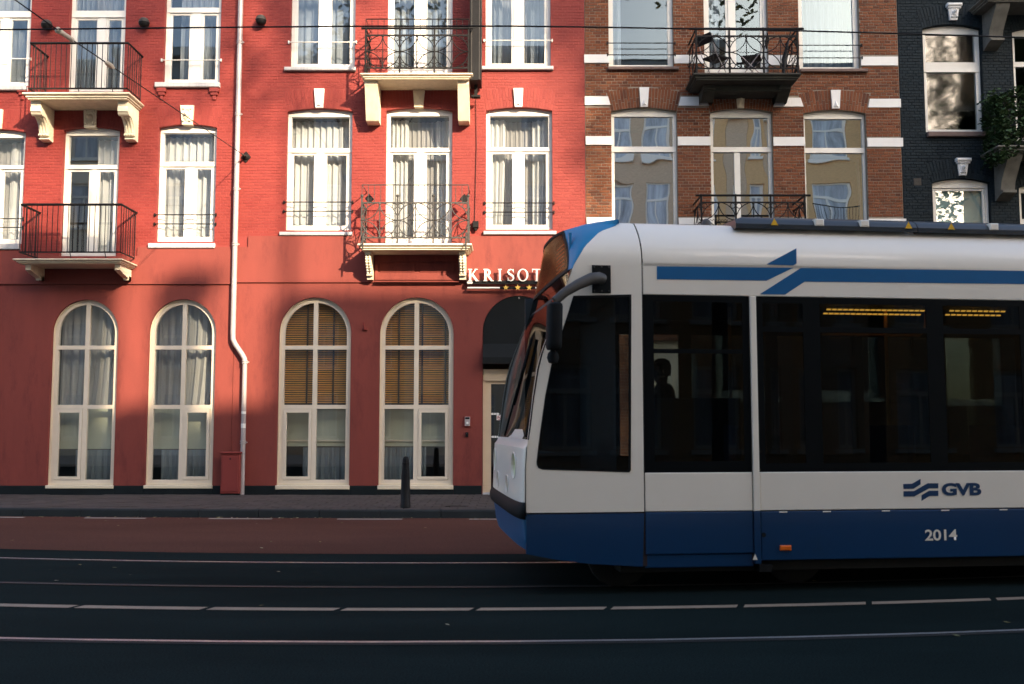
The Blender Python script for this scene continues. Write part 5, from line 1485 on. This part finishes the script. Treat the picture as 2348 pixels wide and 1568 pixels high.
# cab side: white plate with the window opening
def uz(px, py): return tloc(px, py)
zl_top = 2.95
zs = lin(Z_WB + .004, zl_top, 26)
outer = [(0 - .006, zs[0])] + [(-.006, zl_top)] + [(uc(z), z) for z in reversed(zs)]
cw = [uz(1314, 678), uz(1447, 675), uz(1446, 1078), uz(1442, 1083), uz(1243, 1076.5), uz(1234, 1073), uz(1230, 1066), uz(1229.5, 1058), uz(1238, 989), uz(1250, 905), uz(1264.5, 831), uz(1296, 736)]
sidep = tb(MB().plate(outer[::-1], [cw], 0, .03), 'cab_side', 't_white')
cg = [(u, z) for u, z in cw]
cxm = sum(p[0] for p in cg) / len(cg); czm = sum(p[1] for p in cg) / len(cg)
tb(MB().plate([(cxm + (u - cxm) * 1.012, czm + (z - czm) * 1.008) for u, z in cg], [], .012, .018), 'cab_window', 't_glass')
tb(MB().plate([(cxm + (u - cxm) * 1.0, czm + (z - czm) * 1.0) for u, z in cg], [[(cxm + (u - cxm) * .965, czm + (z - czm) * .978) for u, z in cg]], -.003, .011), 'window_gasket', 't_rubber')
# white shoulder above, curving inwards
b = MB(); rows = []
for z in lin(zl_top, Z_T, 14):
    rows.append([(uc(z) + (-.006 - uc(z)) * j / 14, winset(z), z) for j in range(15)])
b.grid(rows); tb(b, 'cab_shoulder', 't_white', smooth=True)
b = MB(); rows = []
for z in lin(Z_WB, Z_T, 20):
    rows.append([(uc(z) + (-.006 - uc(z)) * j / 10, WT - winset(z), z) for j in range(11)])
b.grid(rows); tb(b, 'far_cab_side', 't_white', smooth=True)
# blue skirt of the cab
sk = [(uz(1207, 1165)[0], Z_WB - .010), (-.006, Z_WB - .010), uz(1473.5, 1299), uz(1350, 1292.5), uz(1266, 1281.5), uz(1206, 1270)]
sk = [(u, z) for u, z in sk]
tb(MB().plate(sk[::-1], [], .0, .03), 'cab_skirt', 't_blue')
# side of the first car
U0 = .006
UP0, UP1 = TU(1722), TU(1736.5)
ZB2 = TZ(1800, 1284)
def panel(u0, u1, z0, z1, name, mat, w0=0., w1=.03, **k):
    return tb(MB().bbox(u0, u1, w0, w1, z0, z1, .006), name, mat, **k)
panel(U0, UP0 - .006, Z_B + .10, Z_WB - .003, 'side_skirt', 't_blue')
panel(U0, UP0 - .006, Z_B - .02, Z_B + .095, 'side_skirt', 't_blue', .015)
panel(UP1 + .006, ULEN, ZB2, Z_WB - .006, 'side_skirt', 't_blue')
panel(U0, UP0 - .006, Z_WB + .003, Z_G0, 'side_panel', 't_white')
panel(UP1 + .006, ULEN, Z_WB + .003, Z_G0, 'side_panel', 't_white')
panel(U0, ULEN, Z_G1, Z_L - .006, 'upper_panel', 't_white')
panel(UP0, UP1, Z_WB - .0, Z_G1 - .002, 'door_post', 't_white', -.012)
panel(UP0, UP1, ZB2 - .03, Z_WB - .003, 'door_post', 't_blue', -.012)
b = MB(); rows = []
prof = [(0, Z_L + .004), (0, 2.95)] + [(winset(z), z) for z in lin(2.96, Z_T, 12)] + [(.42, Z_T + .03), (.7, Z_T + .045), (WT / 2, Z_T + .05)]
rows = [[(u, w, z) for u in lin(U0, ULEN, 6)] for w, z in prof]
b.grid(rows); tb(b, 'roof_panel', 't_white', smooth=True)
rows = [[(u, WT - w, z) for u in lin(-.4, ULEN, 6)] for w, z in prof]
b = MB().grid(rows); tb(b, 'roof_panel', 't_white', smooth=True)
b = MB(); rows = [[(u, w, z) for u in (-.17, -.09, -.006)] for w, z in prof[-6:]]; b.grid(rows); tb(b, 'cab_roof', 't_white', smooth=True)
# seam backing, dark
tb(MB().box(-.02, .02, .012, .03, Z_B, 2.95), 'seam', 't_seam')
tb(MB().box(UP0 - .02, UP1 + .02, .014, .03, ZB2, Z_G0), 'seam', 't_seam')
tb(MB().box(U0, ULEN, .013, .03, Z_L - .03, Z_L + .03), 'seam', 't_seam')
tb(MB().box(-1.0, ULEN, .014, .03, Z_WB - .03, Z_WB + .03), 'seam', 't_seam')
# glazing: dark frame bars and tinted panes
def glazing(u0, u1, bars_u, trans, nm='side_window'):
    fr_ = MB()
    h = []
    for a, c in bars_u:
        for z0, z1 in trans(a, c): h.append(rect(a, c, z0, z1))
    g = tb(MB().plate(rect(u0, u1, Z_G0 + .001, Z_G1 - .001), h, .006, .028), nm, 't_frame')
    for q in h: tb(MB().plate(rect(q[0][0] - .004, q[1][0] + .004, q[0][1] - .004, q[2][1] + .004), [], .010, .015), 'pane', 't_glass', g)
zt1 = TZ(1600, 805)
glazing(U0, UP0 - .005, [(TU(1500), TU(1705))], lambda a, c: [(Z_G0 + .10, zt1 - .02), (zt1 + .02, Z_G1 - .06)])
zt2 = TZ(2000, 757)
glazing(UP1 + .004, ULEN, [(TU(1752), TU(1845)), (TU(1884), TU(2130)), (TU(2168), TU(2345)), (TU(2380), TU(2600)), (TU(2640), TU(2900))],
        lambda a, c: [(Z_G0 + .08, zt2 - .025), (zt2 + .025, Z_G1 - .06)])
# stripes
def decal(pts, mat, nm, w=-.0035, parent=None):
    return tb(MB().plate([tloc(*p) for p in pts][::-1], [], w, .002), nm, mat, parent)
decal([(1505.5, 610.7), (1747, 613.2), (1818, 614), (1757, 643.3), (1505.5, 640.3)], 't_stripe', 'stripe')
decal([(1757, 605.6), (1825, 569.3), (1825.6, 604), (1818, 608.6), (1762, 607)], 't_stripe', 'stripe', w=-.004)
decal([(1741.5, 674.5), (1835, 614.6), (2340, 621), (2700, 625.6), (2700, 655.5), (2340, 651.2), (1844, 645.6), (1799, 675.5)], 't_stripe', 'stripe')
# logo and lettering
lg = MB()
k_ = 3.098
def LP(x, y): return tloc(1589.2 + x / k_, 978 + y / k_)
tb(MB().plate([LP(*p) for p in ((1490, 407), (1553, 405), (1612, 371), (1612, 410), (1562, 441), (1492, 443))][::-1], [], -.004, .001), 'logo', 't_blue')
tb(MB().plate([LP(*p) for p in ((1492, 459), (1567, 457), (1663, 402), (1738, 402), (1738, 438), (1672, 439), (1567, 496), (1492, 496))][::-1], [], -.004, .001), 'logo', 't_blue')
tb(MB().plate([LP(*p) for p in ((1620, 487), (1674, 455), (1738, 455), (1738, 492), (1674, 493), (1620, 527))][::-1], [], -.004, .001), 'logo', 't_blue')
def text(s, px0, px1, py0, py1, mat, name, off=.012):
    """lettering from the built-in font laid on the tram side"""
    cu = bpy.data.curves.new(name, 'FONT'); cu.body = s; cu.size = 1; cu.offset = off; cu.resolution_u = 4; cu.space_character = .96
    o = bpy.data.objects.new(name, cu); COL.objects.link(o)
    me = bpy.data.meshes.new_from_object(o.evaluated_get(bpy.context.evaluated_depsgraph_get()))
    COL.objects.unlink(o); bpy.data.objects.remove(o); bpy.data.curves.remove(cu)
    xs_ = [v.co.x for v in me.vertices]; ys_ = [v.co.y for v in me.vertices]
    a = tloc(px0, py1); c = tloc(px1, py0)
    for v in me.vertices:
        x = (v.co.x - min(xs_)) / (max(xs_) - min(xs_)); y = (v.co.y - min(ys_)) / (max(ys_) - min(ys_))
        v.co = (a[0] + (c[0] - a[0]) * x, -.005, a[1] + (c[1] - a[1]) * y)
    me.materials.clear(); me.materials.append(M[mat])
    q = bpy.data.objects.new(name, me); COL.objects.link(q); q.parent = tram
    return q
text('GVB', 2158.5, 2248, 1106.5, 1136.5, 't_blue', 'lettering', .045)
text('2014', 2120, 2193, 1213, 1239.5, 't_white', 'fleet_number', .02)
a = tloc(1787, 1262); c = tloc(1812.5, 1249.5)
tb(MB().bbox(a[0], c[0], -.02, -.0005, a[1], c[1], .008), 'side_marker', 'orange')
for px in (1789, 1888, 2022, 2156.5, 2289, 2420):
    a = TU(px - 9); c = TU(px + 9); tb(MB().bbox(a, c, -.006, -.0005, Z_WB - .018, Z_WB - .007, .002), 'latch', 't_white')
c = tloc(1750.6, 1226); tb(MB().lathe([(.001, -.002), (.02, -.002), (.022, 0)], (c[0], -.0005, c[1]), 12, 'y'), 'keyhole', 't_rubber')
c = tloc(1729.5, 1275); tb(MB().plate([(c[0] - .022, c[1] - .03), (c[0] + .022, c[1] - .03), (c[0], c[1] + .025)], [], -.0165, -.0125), 'warning_sticker', 't_white')
tb(MB().box(UP1 - .02, UP1 + .10, -.012, .3, ZB2 - .10, ZB2 - .035), 'step_guard', 't_rubber')
# roof duct, marks and boxes
du0, dzr = TU(1700, 490), Z_T
b = MB()
pr = [(.16, dzr - .045), (.16, dzr + .0), (.19, dzr + .045), (.26, dzr + .085), (.7, dzr + .12), (1.25, dzr + .13)]
uend = TU(2123, 500)
for k, (ua, ub) in enumerate(((du0, uend - .004), (uend + .004, ULEN))):
    rows = [[(u + (.10 if (j == 0 and k == 0 and i > 2) else 0), w, z) for j, u in enumerate(lin(ua, ub, 4))] for i, (w, z) in enumerate(pr)]
    b = MB().grid(rows); b.add([rows[i][0] for i in range(6)] + [(ua, 1.25, dzr - .045)], [(0, 1, 2, 3, 4, 5, 6)])
    tb(b, 'roof_duct', 't_roofbox', smooth=30)
for px in (1770, 2075.7, 2173, 2420):
    u = TU(px, 492, .2); z = dzr + .02
    tb(MB().plate([(u - .036, z - .03), (u + .036, z - .03), (u, z + .034)], [], .148, .153), 'warning_triangle', 'yellow')
for px in (1873, 1976, 2271):
    u = TU(px, 490, .2); tb(MB().bbox(u - .045, u + .045, .145, .23, dzr - .004, dzr + .062, .01), 'duct_clip', 't_white')
u0_, u1_ = TU(1497, 490, 1.), TU(1578, 490, 1.)
tb(MB().bbox(u0_, u1_, .9, 1.6, Z_T + .03, Z_T + .135, .03), 'roof_box', pm('brown grey roof box', (.12, .085, .08), .5))
u = TU(1618, 480, 1.0); tb(MB().lathe([(.06, 0), (.055, .10), (.045, .16), (.02, .185), (.001, .19)], (u, 1.0, Z_T + .03), 14), 'antenna', 't_grey', smooth=True)
# mirror
mr_ = None
a, c = tloc(1358, 671, -.02), tloc(1400, 608, -.02)
mir = tb(MB().bbox(a[0], c[0], -.02, -.0005, a[1], c[1], .006), 'mirror_plate', 't_rubber')
for fx in (.1, .5, .9):
    for fz in (.07, .93): tb(MB().lathe([(.001, -.006), (.008, -.004), (.009, 0)], (a[0] + (c[0] - a[0]) * fx, -.0205, a[1] + (c[1] - a[1]) * fz), 8, 'y'), 'screw', 't_grey', mir)
arm = MB()
wA = -.22
armpts = [(1382, 640, -.05), (1372, 637, -.08), (1355, 639, -.11), (1325, 652, -.16), (1295, 670, -.21), (1272, 690, -.22)]
pts = []
for px, py, w in armpts:
    q = tloc(px, py, w); pts.append((q[0], w, q[1]))
arm.tube(pts, [.05, .055, .055, .048, .042, .04], 10); tb(arm, 'mirror_arm', 't_grey', mir, smooth=True)
q0, q1 = tloc(1254.5, 803, -.22), tloc(1289, 694, -.22)
b = MB(); cxm, w_ = (q0[0] + q1[0]) / 2, (q1[0] - q0[0]) / 2
rows = []
for f, s in ((0, .0), (.004, .7), (.04, .95), (.1, 1), (.85, 1), (.93, .97), (.985, .8), (1, 0)):
    z = q1[1] + (q0[1] - q1[1]) * f
    sh = -.012 * (f)
    rows.append([(cxm + sh + w_ * s * math.copysign(abs(math.cos(t)) ** .7, math.cos(t)), -.22 + .10 * s * math.copysign(abs(math.sin(t)) ** .7, math.sin(t)), z) for t in [6.2832 * j / 20 for j in range(21)]])
b.grid(rows); tb(b, 'mirror_housing', 't_rubber', mir, smooth=True)
q = tloc(1267.5, 820, -.2); tb(MB().lathe([(.001, -.055), (.04, -.045), (.055, 0), (.045, .04), (.015, .07), (.012, .12)], (q[0], -.2, q[1]), 14), 'camera_pod', 't_rubber', mir, smooth=True)
# wipers
for th_a, th_b in ((.55, .25), (1.3, 1.05)):
    b = MB(); b.tube([front(Z_PT + .02, th_a, .05), front(Z_PT + .25, th_a - .03, .05), front(Z_PT + .75, (th_a + th_b) / 2, .04), front(Z_PT + .95, th_b + .12, .03)], .012, 6)
    b.tube([front(Z_PT + .35, th_a - .02, .03), front(Z_PT + .75, (th_a + th_b) / 2, .03), front(Z_PT + 1.05, th_b + .1, .025)], .016, 6)
    tb(b, 'wiper', 't_rubber')
# inside: floor, ceiling, far side, cab wall, seats, rails, lamps
tb(MB().box(-.9, ULEN, .04, WT - .04, .33, .36), 'floor', 't_floor')
tb(MB().box(-.7, ULEN, .04, WT - .04, 2.72, 2.75), 'ceiling', 't_in')
fs_ = [rect(TU(1500), TU(1600), Z_G0 + .1, 2.45), rect(TU(1622), TU(1712), Z_G0 + .1, 2.45)] + [rect(TU(1700) + .75 * i + .2, TU(1700) + .75 * i + .85, Z_G0 + .1, 2.5) for i in range(9)]
far = tb(MB().plate(rect(-.75, ULEN, .36, 2.95), [rect(-.6, -.1, 1.2, 2.5)] + [rect(.15 + 1.05 * i, 1.05 + 1.05 * i, 1.15, 2.55) for i in range(8)], WT - .05, WT - .02), 'far_wall', 't_in')
for i in range(1, 8): tb(MB().box(.14 + 1.05 * i, 1.06 + 1.05 * i, WT - .045, WT - .04, 1.14, 2.56), 'pane', 't_glass', far)
tb(MB().box(-.61, -.09, WT - .045, WT - .04, 1.19, 2.51), 'pane', 't_glass', far)
tb(MB().box(-.12, -.08, .6, WT - .06, .36, 2.72), 'cab_partition', 't_in')
tb(MB().box(-.95, -.75, .3, WT - .3, .4, 1.25), 'dashboard', 't_in')
tb(MB().box(ULEN - .01, ULEN + .02, .02, WT - .02, ZB2, Z_T), 'end_wall', 't_in')
for u in (.55, 2.3, 3.4, 4.5, 5.6):
    st = MB(); st.bbox(u, u + .42, .25, 1.05, .76, .86, .03); st.bbox(u + .36, u + .44, .25, 1.05, .86, 1.5, .03); st.box(u + .1, u + .3, .4, .9, .36, .76); tb(st, 'seat', 't_seat')
for u in (1.2, 2.9, 5.2):
    tb(MB().tube([(u, 1.1, .36), (u, 1.1, 2.72)], .018, 8), 'grab_pole', 'wood', smooth=True)
a = tloc(1885, 767, 1.1); c = tloc(2120, 768, 1.1)
tb(MB().tube([(a[0], 1.1, a[1]), (c[0] - .06, 1.1, a[1]), (c[0], 1.1, a[1] + .05), (c[0] + .02, 1.1, a[1] + .25)], .014, 8), 'grab_rail', 'wood', smooth=True)
for px in (2090, 1955):
    q = tloc(px, 770, 1.1); tb(MB().box(q[0] - .012, q[0] + .012, 1.09, 1.11, q[1] - .22, q[1]), 'strap', 't_rubber')
for pa, pb2, py in ((1891, 2117, 713.5), (2172, 2302, 716.5), (2380, 2600, 719)):
    a, c = tloc(pa, py, 1.0), tloc(pb2, py, 1.0)
    n = max(10, int((c[0] - a[0]) / .06))
    lt = tb(MB().box(a[0] - .02, c[0] + .02, .93, 1.07, a[1] + .035, a[1] + .05), 'lamp_case', 't_in')
    for rowz, w in ((.015, .96), (-.018, 1.04)):
        b = MB()
        for i in range(n):
            u = a[0] + (c[0] - a[0]) * i / n
            b.add([(u, w, a[1] + rowz - .008), (u + .046, w, a[1] + rowz - .008), (u + .052, w, a[1] + rowz + .008), (u + .006, w, a[1] + rowz + .008), (u, w + .01, a[1] + rowz - .008), (u + .046, w + .01, a[1] + rowz - .008), (u + .052, w + .01, a[1] + rowz + .008), (u + .006, w + .01, a[1] + rowz + .008)],
                  [(0, 1, 2, 3), (7, 6, 5, 4), (0, 4, 5, 1), (2, 6, 7, 3), (1, 5, 6, 2), (3, 7, 4, 0)])
        tb(b, 'saloon_lamp', 'lampstrip', lt)
pt = TZ(1550, 912, .5)
tb(MB().bbox(TU(1490, 950, .5), TU(1700, 950, .5), .5, .54, .36, pt, .01), 'partition', 't_in')
# under the floor: frame, bogies with wheels
tb(MB().box(-.2, ULEN, .12, WT - .12, .18, .33), 'underframe', 't_under')
for u in (-.15, 1.55, 6.0, 7.7):
    for w in (WT / 2 - (D_R1 - D_R2) / 2, WT / 2 + (D_R1 - D_R2) / 2):
        tb(MB().lathe([(.001, -.05), (.26, -.05), (.29, -.03), (.29, .05), (.001, .05)], (u, w, .295), 20, 'y'), 'wheel', 't_under', smooth=40)
for u in (.7, 6.85): tb(MB().box(u - .85, u + 1.2, .3, .42, .15, .4), 'bogie_frame', 't_under')

# passenger standing in the tram, dark against the bright door behind
def person(u, w, zf, facing, label):
    q = Vector((TO.x + u * tc - w * ts, TO.y + u * ts + w * tc, zf))
    root = thing('person', label, 'person', q)
    root.rotation_euler = (0, 0, facing)
    me = bpy.data.meshes.new('body')
    J = {'pel': (0, 0, .95, .15), 'spi': (0, .01, 1.15, .145), 'che': (0, .01, 1.33, .155), 'nek': (0, 0, 1.48, .06), 'hea': (0, -.02, 1.60, .092), 'top': (0, -.01, 1.70, .075),
         'sl': (-.19, .01, 1.42, .065), 'el': (-.25, .03, 1.14, .045), 'wl': (-.22, -.12, .92, .03), 'hl': (-.21, -.16, .85, .035),
         'sr': (.19, .01, 1.42, .065), 'er': (.25, .03, 1.14, .045), 'wr': (.22, -.12, .92, .03), 'hr': (.21, -.16, .85, .035),
         'tl': (-.10, 0, .88, .10), 'kl': (-.11, -.02, .50, .065), 'al': (-.11, .02, .09, .045), 'fl': (-.12, -.13, .04, .04),
         'tr': (.10, 0, .88, .10), 'kr': (.11, -.02, .50, .065), 'ar': (.11, .02, .09, .045), 'fr': (.12, -.13, .04, .04)}
    ks = list(J)
    E = [('pel', 'spi'), ('spi', 'che'), ('che', 'nek'), ('nek', 'hea'), ('hea', 'top'), ('che', 'sl'), ('sl', 'el'), ('el', 'wl'), ('wl', 'hl'), ('che', 'sr'), ('sr', 'er'), ('er', 'wr'), ('wr', 'hr'),
         ('pel', 'tl'), ('tl', 'kl'), ('kl', 'al'), ('al', 'fl'), ('pel', 'tr'), ('tr', 'kr'), ('kr', 'ar'), ('ar', 'fr')]
    me.from_pydata([J[k][:3] for k in ks], [(ks.index(a), ks.index(b)) for a, b in E], [])
    o = bpy.data.objects.new('body', me); COL.objects.link(o); o.parent = root
    sk = o.modifiers.new('skin', 'SKIN'); sk.use_smooth_shade = True
    for i, k in enumerate(ks):
        v = me.skin_vertices[0].data[i]; v.radius = (J[k][3],) * 2; v.use_root = (k == 'pel')
    o.modifiers.new('sub', 'SUBSURF').levels = 2
    o.modifiers['sub'].render_levels = 2
    me.materials.append(M['dark_cloth'])
    h = MB().lathe([(.001, -.13), (.05, -.12), (.075, -.07), (.085, -.01), (.088, .04), (.07, .09), (.001, .115)], (0, -.02, 1.62), 16)
    h.tube([(0, -.10, 1.63), (0, -.125, 1.60), (0, -.10, 1.59)], .014, 6)
    for sx in (-.09, .09): h.lathe([(.001, -.03), (.012, 0), (.001, .03)], (sx, -.01, 1.61), 6)
    a = bpy.data.objects.new('head', h.mesh('head', M['skin'], True)); COL.objects.link(a); a.parent = root
    hr = MB().lathe([(.092, -.06), (.097, .0), (.098, .05), (.08, .10), (.04, .125), (.001, .13)], (0, .0, 1.625), 16)
    a = bpy.data.objects.new('hair', hr.mesh('hair', M['dark_cloth'], True)); COL.objects.link(a); a.parent = root
    for sx in (-1, 1):
        for i in range(4):
            f = MB().tube([(sx * (.215 - .0), -.16 - .018 * (i - 1.5), .83), (sx * .21, -.17 - .018 * (i - 1.5), .78), (sx * .2, -.165 - .016 * (i - 1.5), .745 + .005 * abs(i - 1.5))], [.0095, .009, .007], 6)
            a = bpy.data.objects.new('finger', f.mesh('finger', M['skin'], True)); COL.objects.link(a); a.parent = root
        f = MB().tube([(sx * .2, -.18, .87), (sx * .18, -.2, .83), (sx * .175, -.2, .80)], [.011, .01, .008], 6)
        a = bpy.data.objects.new('thumb', f.mesh('thumb', M['skin'], True)); COL.objects.link(a); a.parent = root
pu, pz_ = tloc(1517, 850, 1.5)
person(pu, 1.5, pz_ - 1.62, TA - math.pi / 2, 'dark silhouette of a passenger standing behind the first tram window')

# ------------------------------------------------------------------ across the street, behind the viewer: unseen, invented to fit shadows and reflections
YO = -6.0
MB().box(-60, 60, YO - .1, 3.7, -.015, .10).build('bounce_pavement', M['bouncepave'], kind='structure')  # unseen ground, widened and paled as a reflector for the tram side
def opposite(x0, x1, h, wallm, label, cols, rows_, z_first=.9, step=3.3, ww=1.3, wh=2.1, balc=(), depth=9., drop=.01):
    t = thing('terrace_house', label, 'house', ((x0 + x1) / 2, YO, 0), 'houses across the street')
    hs, ws_ = [], []
    for r in range(rows_):
        for c_ in range(cols):
            xm = x0 + (x1 - x0) * (c_ + .5) / cols; z = z_first + r * step
            if z + wh > h - .5: continue
            hs.append(rect(xm - ww / 2, xm + ww / 2, z, z + wh)); ws_.append((xm, z, r, c_))
    MB().plate(rect(x0, x1, 0, h), hs, YO - .3, YO).build('wall', M[wallm], t)
    b = MB().box(x0, x1, YO - depth, YO - .55, 0, h - drop); b.build('body', M[wallm], t)
    MB().box(x0 - .0, x1 + .0, YO - .301, YO + .35, h + .001, h + .38).build('cornice', M['opp_white'], t)
    for xm, z, r, c_ in ws_:
        f = MB().plate(rect(xm - ww / 2, xm + ww / 2, z, z + wh), [rect(xm - ww / 2 + .09, xm - .04, z + .09, z + wh * .66), rect(xm + .04, xm + ww / 2 - .09, z + .09, z + wh * .66), rect(xm - ww / 2 + .09, xm + ww / 2 - .09, z + wh * .72, z + wh - .09)], YO - .16, YO - .10).build('window', M['opp_white'], t)
        MB().box(xm - ww / 2 + .01, xm + ww / 2 - .01, YO - .15, YO - .14, z + .01, z + wh - .01).build('pane', M['opp_glass'], f)
        MB().box(xm - ww / 2 - .1, xm + ww / 2 + .1, YO + .001, YO + .12, z - .14, z - .02).build('sill', M['opp_white'], f)
        if (r, c_) in balc:
            bl = MB().box(xm - 1.1, xm + 1.1, YO + .001, YO + .8, z - .3, z - .15).build('balcony', M['opp_cream'], t)
            g = MB()
            for i in range(15): g.box(xm - 1.08 + i * .153, xm - 1.065 + i * .153, YO + .77, YO + .79, z - .15, z + .85)
            g.box(xm - 1.1, xm + 1.1, YO + .76, YO + .80, z + .85, z + .9); g.build('railing', M['iron'], bl)
    return t
opposite(-34, -19, 18.4, 'opp_cream', 'cream four-storey house far along the opposite side', 6, 5)
opposite(-19, -12.5, 19.0, 'opp_white', 'white gabled house on the opposite side, reflected in the left windows', 3, 5, balc=((1, 1), (3, 1)))
opposite(-12.5, -5, 18.6, 'opp_brown', 'brown brick house on the opposite side with white frames', 3, 5, balc=((2, 1),))
opposite(-5, 2.2, 19.0, 'opp_cream', 'cream house on the opposite side behind the viewer', 3, 5, balc=((2, 1), (3, 1)))
opposite(2.2, 7.8, 18.4, 'opp_brown', 'brown brick house on the opposite side right of the cream one', 3, 5)
opposite(7.8, 10.2, 19.4, 'tan_brick', 'narrow tan brick house on the opposite side, unseen, its roof height shaped for the shadow line', 1, 5, drop=3.2)  # unseen roof heights and gaps from here shaped to throw sun patches
opposite(11.15, 12.0, 18.6, 'tan_brick', 'slim tan brick tower on the opposite side, unseen, added to shade between two sun patches', 1, 5, ww=.5, drop=3.2)  # added upright that shades the wall between the two lit gaps
opposite(13.5, 19.6, 18.2, 'tan_brick', 'tan brick house on the opposite side with one balcony', 2, 5, balc=((2, 0), (3, 0)), ww=1.6, drop=2.6)
opposite(10.21, 11.14, 15.9, 'opp_brown', 'unseen low link between two tan brick fronts, shaped to let a narrow sun patch through', 1, 4, ww=.3, drop=.6)  # kept low as a gap for sunlight, like the next link
opposite(12.01, 13.49, 15.9, 'opp_brown', 'unseen low brown brick link opposite, shaped to let the wider sun patch through', 1, 4, ww=.6, drop=.6)
opposite(22.9, 42, 27.0, 'opp_grey', 'unseen tall grey brick block added opposite to shade the brick and black houses', 7, 7, drop=1.5, depth=3.5)  # unseen block added as a sun blocker for the right hand houses

def tree(x, y, h, rx, rz, seed, label, n=5200, b0=.35, b1=.7, cs=1.):
    rr = random.Random(seed)
    t = thing('street_tree', label, 'tree', (x, y, 0), 'street trees across the street')
    tk = MB(); tk.tube([(x, y, 0), (x + .1, y, h * .25), (x - .1, y + .1, h * .5), (x, y, h * .8)], [.20, .17, .13, .05], 10)
    for i in range(9):
        a = rr.uniform(0, 6.28); z = h * rr.uniform(b0, b1)
        tk.tube([(x, y, z), (x + math.cos(a) * rx * .4, y + math.sin(a) * rx * .4, z + h * .12), (x + math.cos(a) * rx * .75, y + math.sin(a) * rx * .75, z + h * .2)], [.1, .06, .02], 6)
    tk.build('trunk', M['bark'], t, smooth=True)
    lv = MB()
    cl = [(Vector((rr.gauss(0, .5), rr.gauss(0, .5), rr.gauss(0, .5))), rr.uniform(.25, .45) * cs) for _ in range(26)]
    zc = h - rz
    for _ in range(n):
        c0, s0 = rr.choice(cl)
        d = Vector((rr.gauss(0, 1), rr.gauss(0, 1), rr.gauss(0, 1))).normalized() * s0 * rr.random() ** .4
        p = c0 * .8 + d
        c = Vector((x + p.x * rx, y + p.y * rx, zc + p.z * rz))
        s = rr.uniform(.10, .22); a, e = rr.uniform(0, 6.28), rr.uniform(-1, 1)
        d1 = Vector((math.cos(a), math.sin(a), e)).normalized() * s; d2 = Vector((-math.sin(a), math.cos(a), rr.uniform(-.6, .6))).normalized() * s * .6
        lv.add([c - d1, c + d2, c + d1, c - d2], [(0, 1, 2, 3)])
    lv.build('crown', M['leaf'], t, fix=False)
tree(22.2, -4.2, 25.0, 3.5, 8.0, 3, 'tall leafy street tree opposite the brick house', 6800, cs=.62)
tree(8.2, -4.2, 26.2, 4.0, 3.1, 8, 'unseen high crowned tree added across the street to shade the upper left red wall', 2900, .8, .86)  # unseen tree added to shade the top of the left red wall
tree(12.4, -4.2, 28.2, 3.6, 3.0, 21, 'unseen high crowned tree added by the slim brick tower to shade the wall tops', 1600, .8, .86)  # second added crown, set high so only the wall tops are shaded
tree(18.7, -4.2, 27.0, 3.6, 2.9, 12, 'unseen high crowned tree added by the tan brick house to shade the right wall top', 2100, .82, .87)  # third added crown, shading where the red and brick houses meet
tree(-6.8, -4.2, 23.0, 3.6, 4.5, 9, 'leafy street tree opposite the drainpipe', 2600)
tree(24.5, -4.2, 23.5, 3.6, 8.0, 5, 'tallest leafy street tree opposite the black house', 6500)
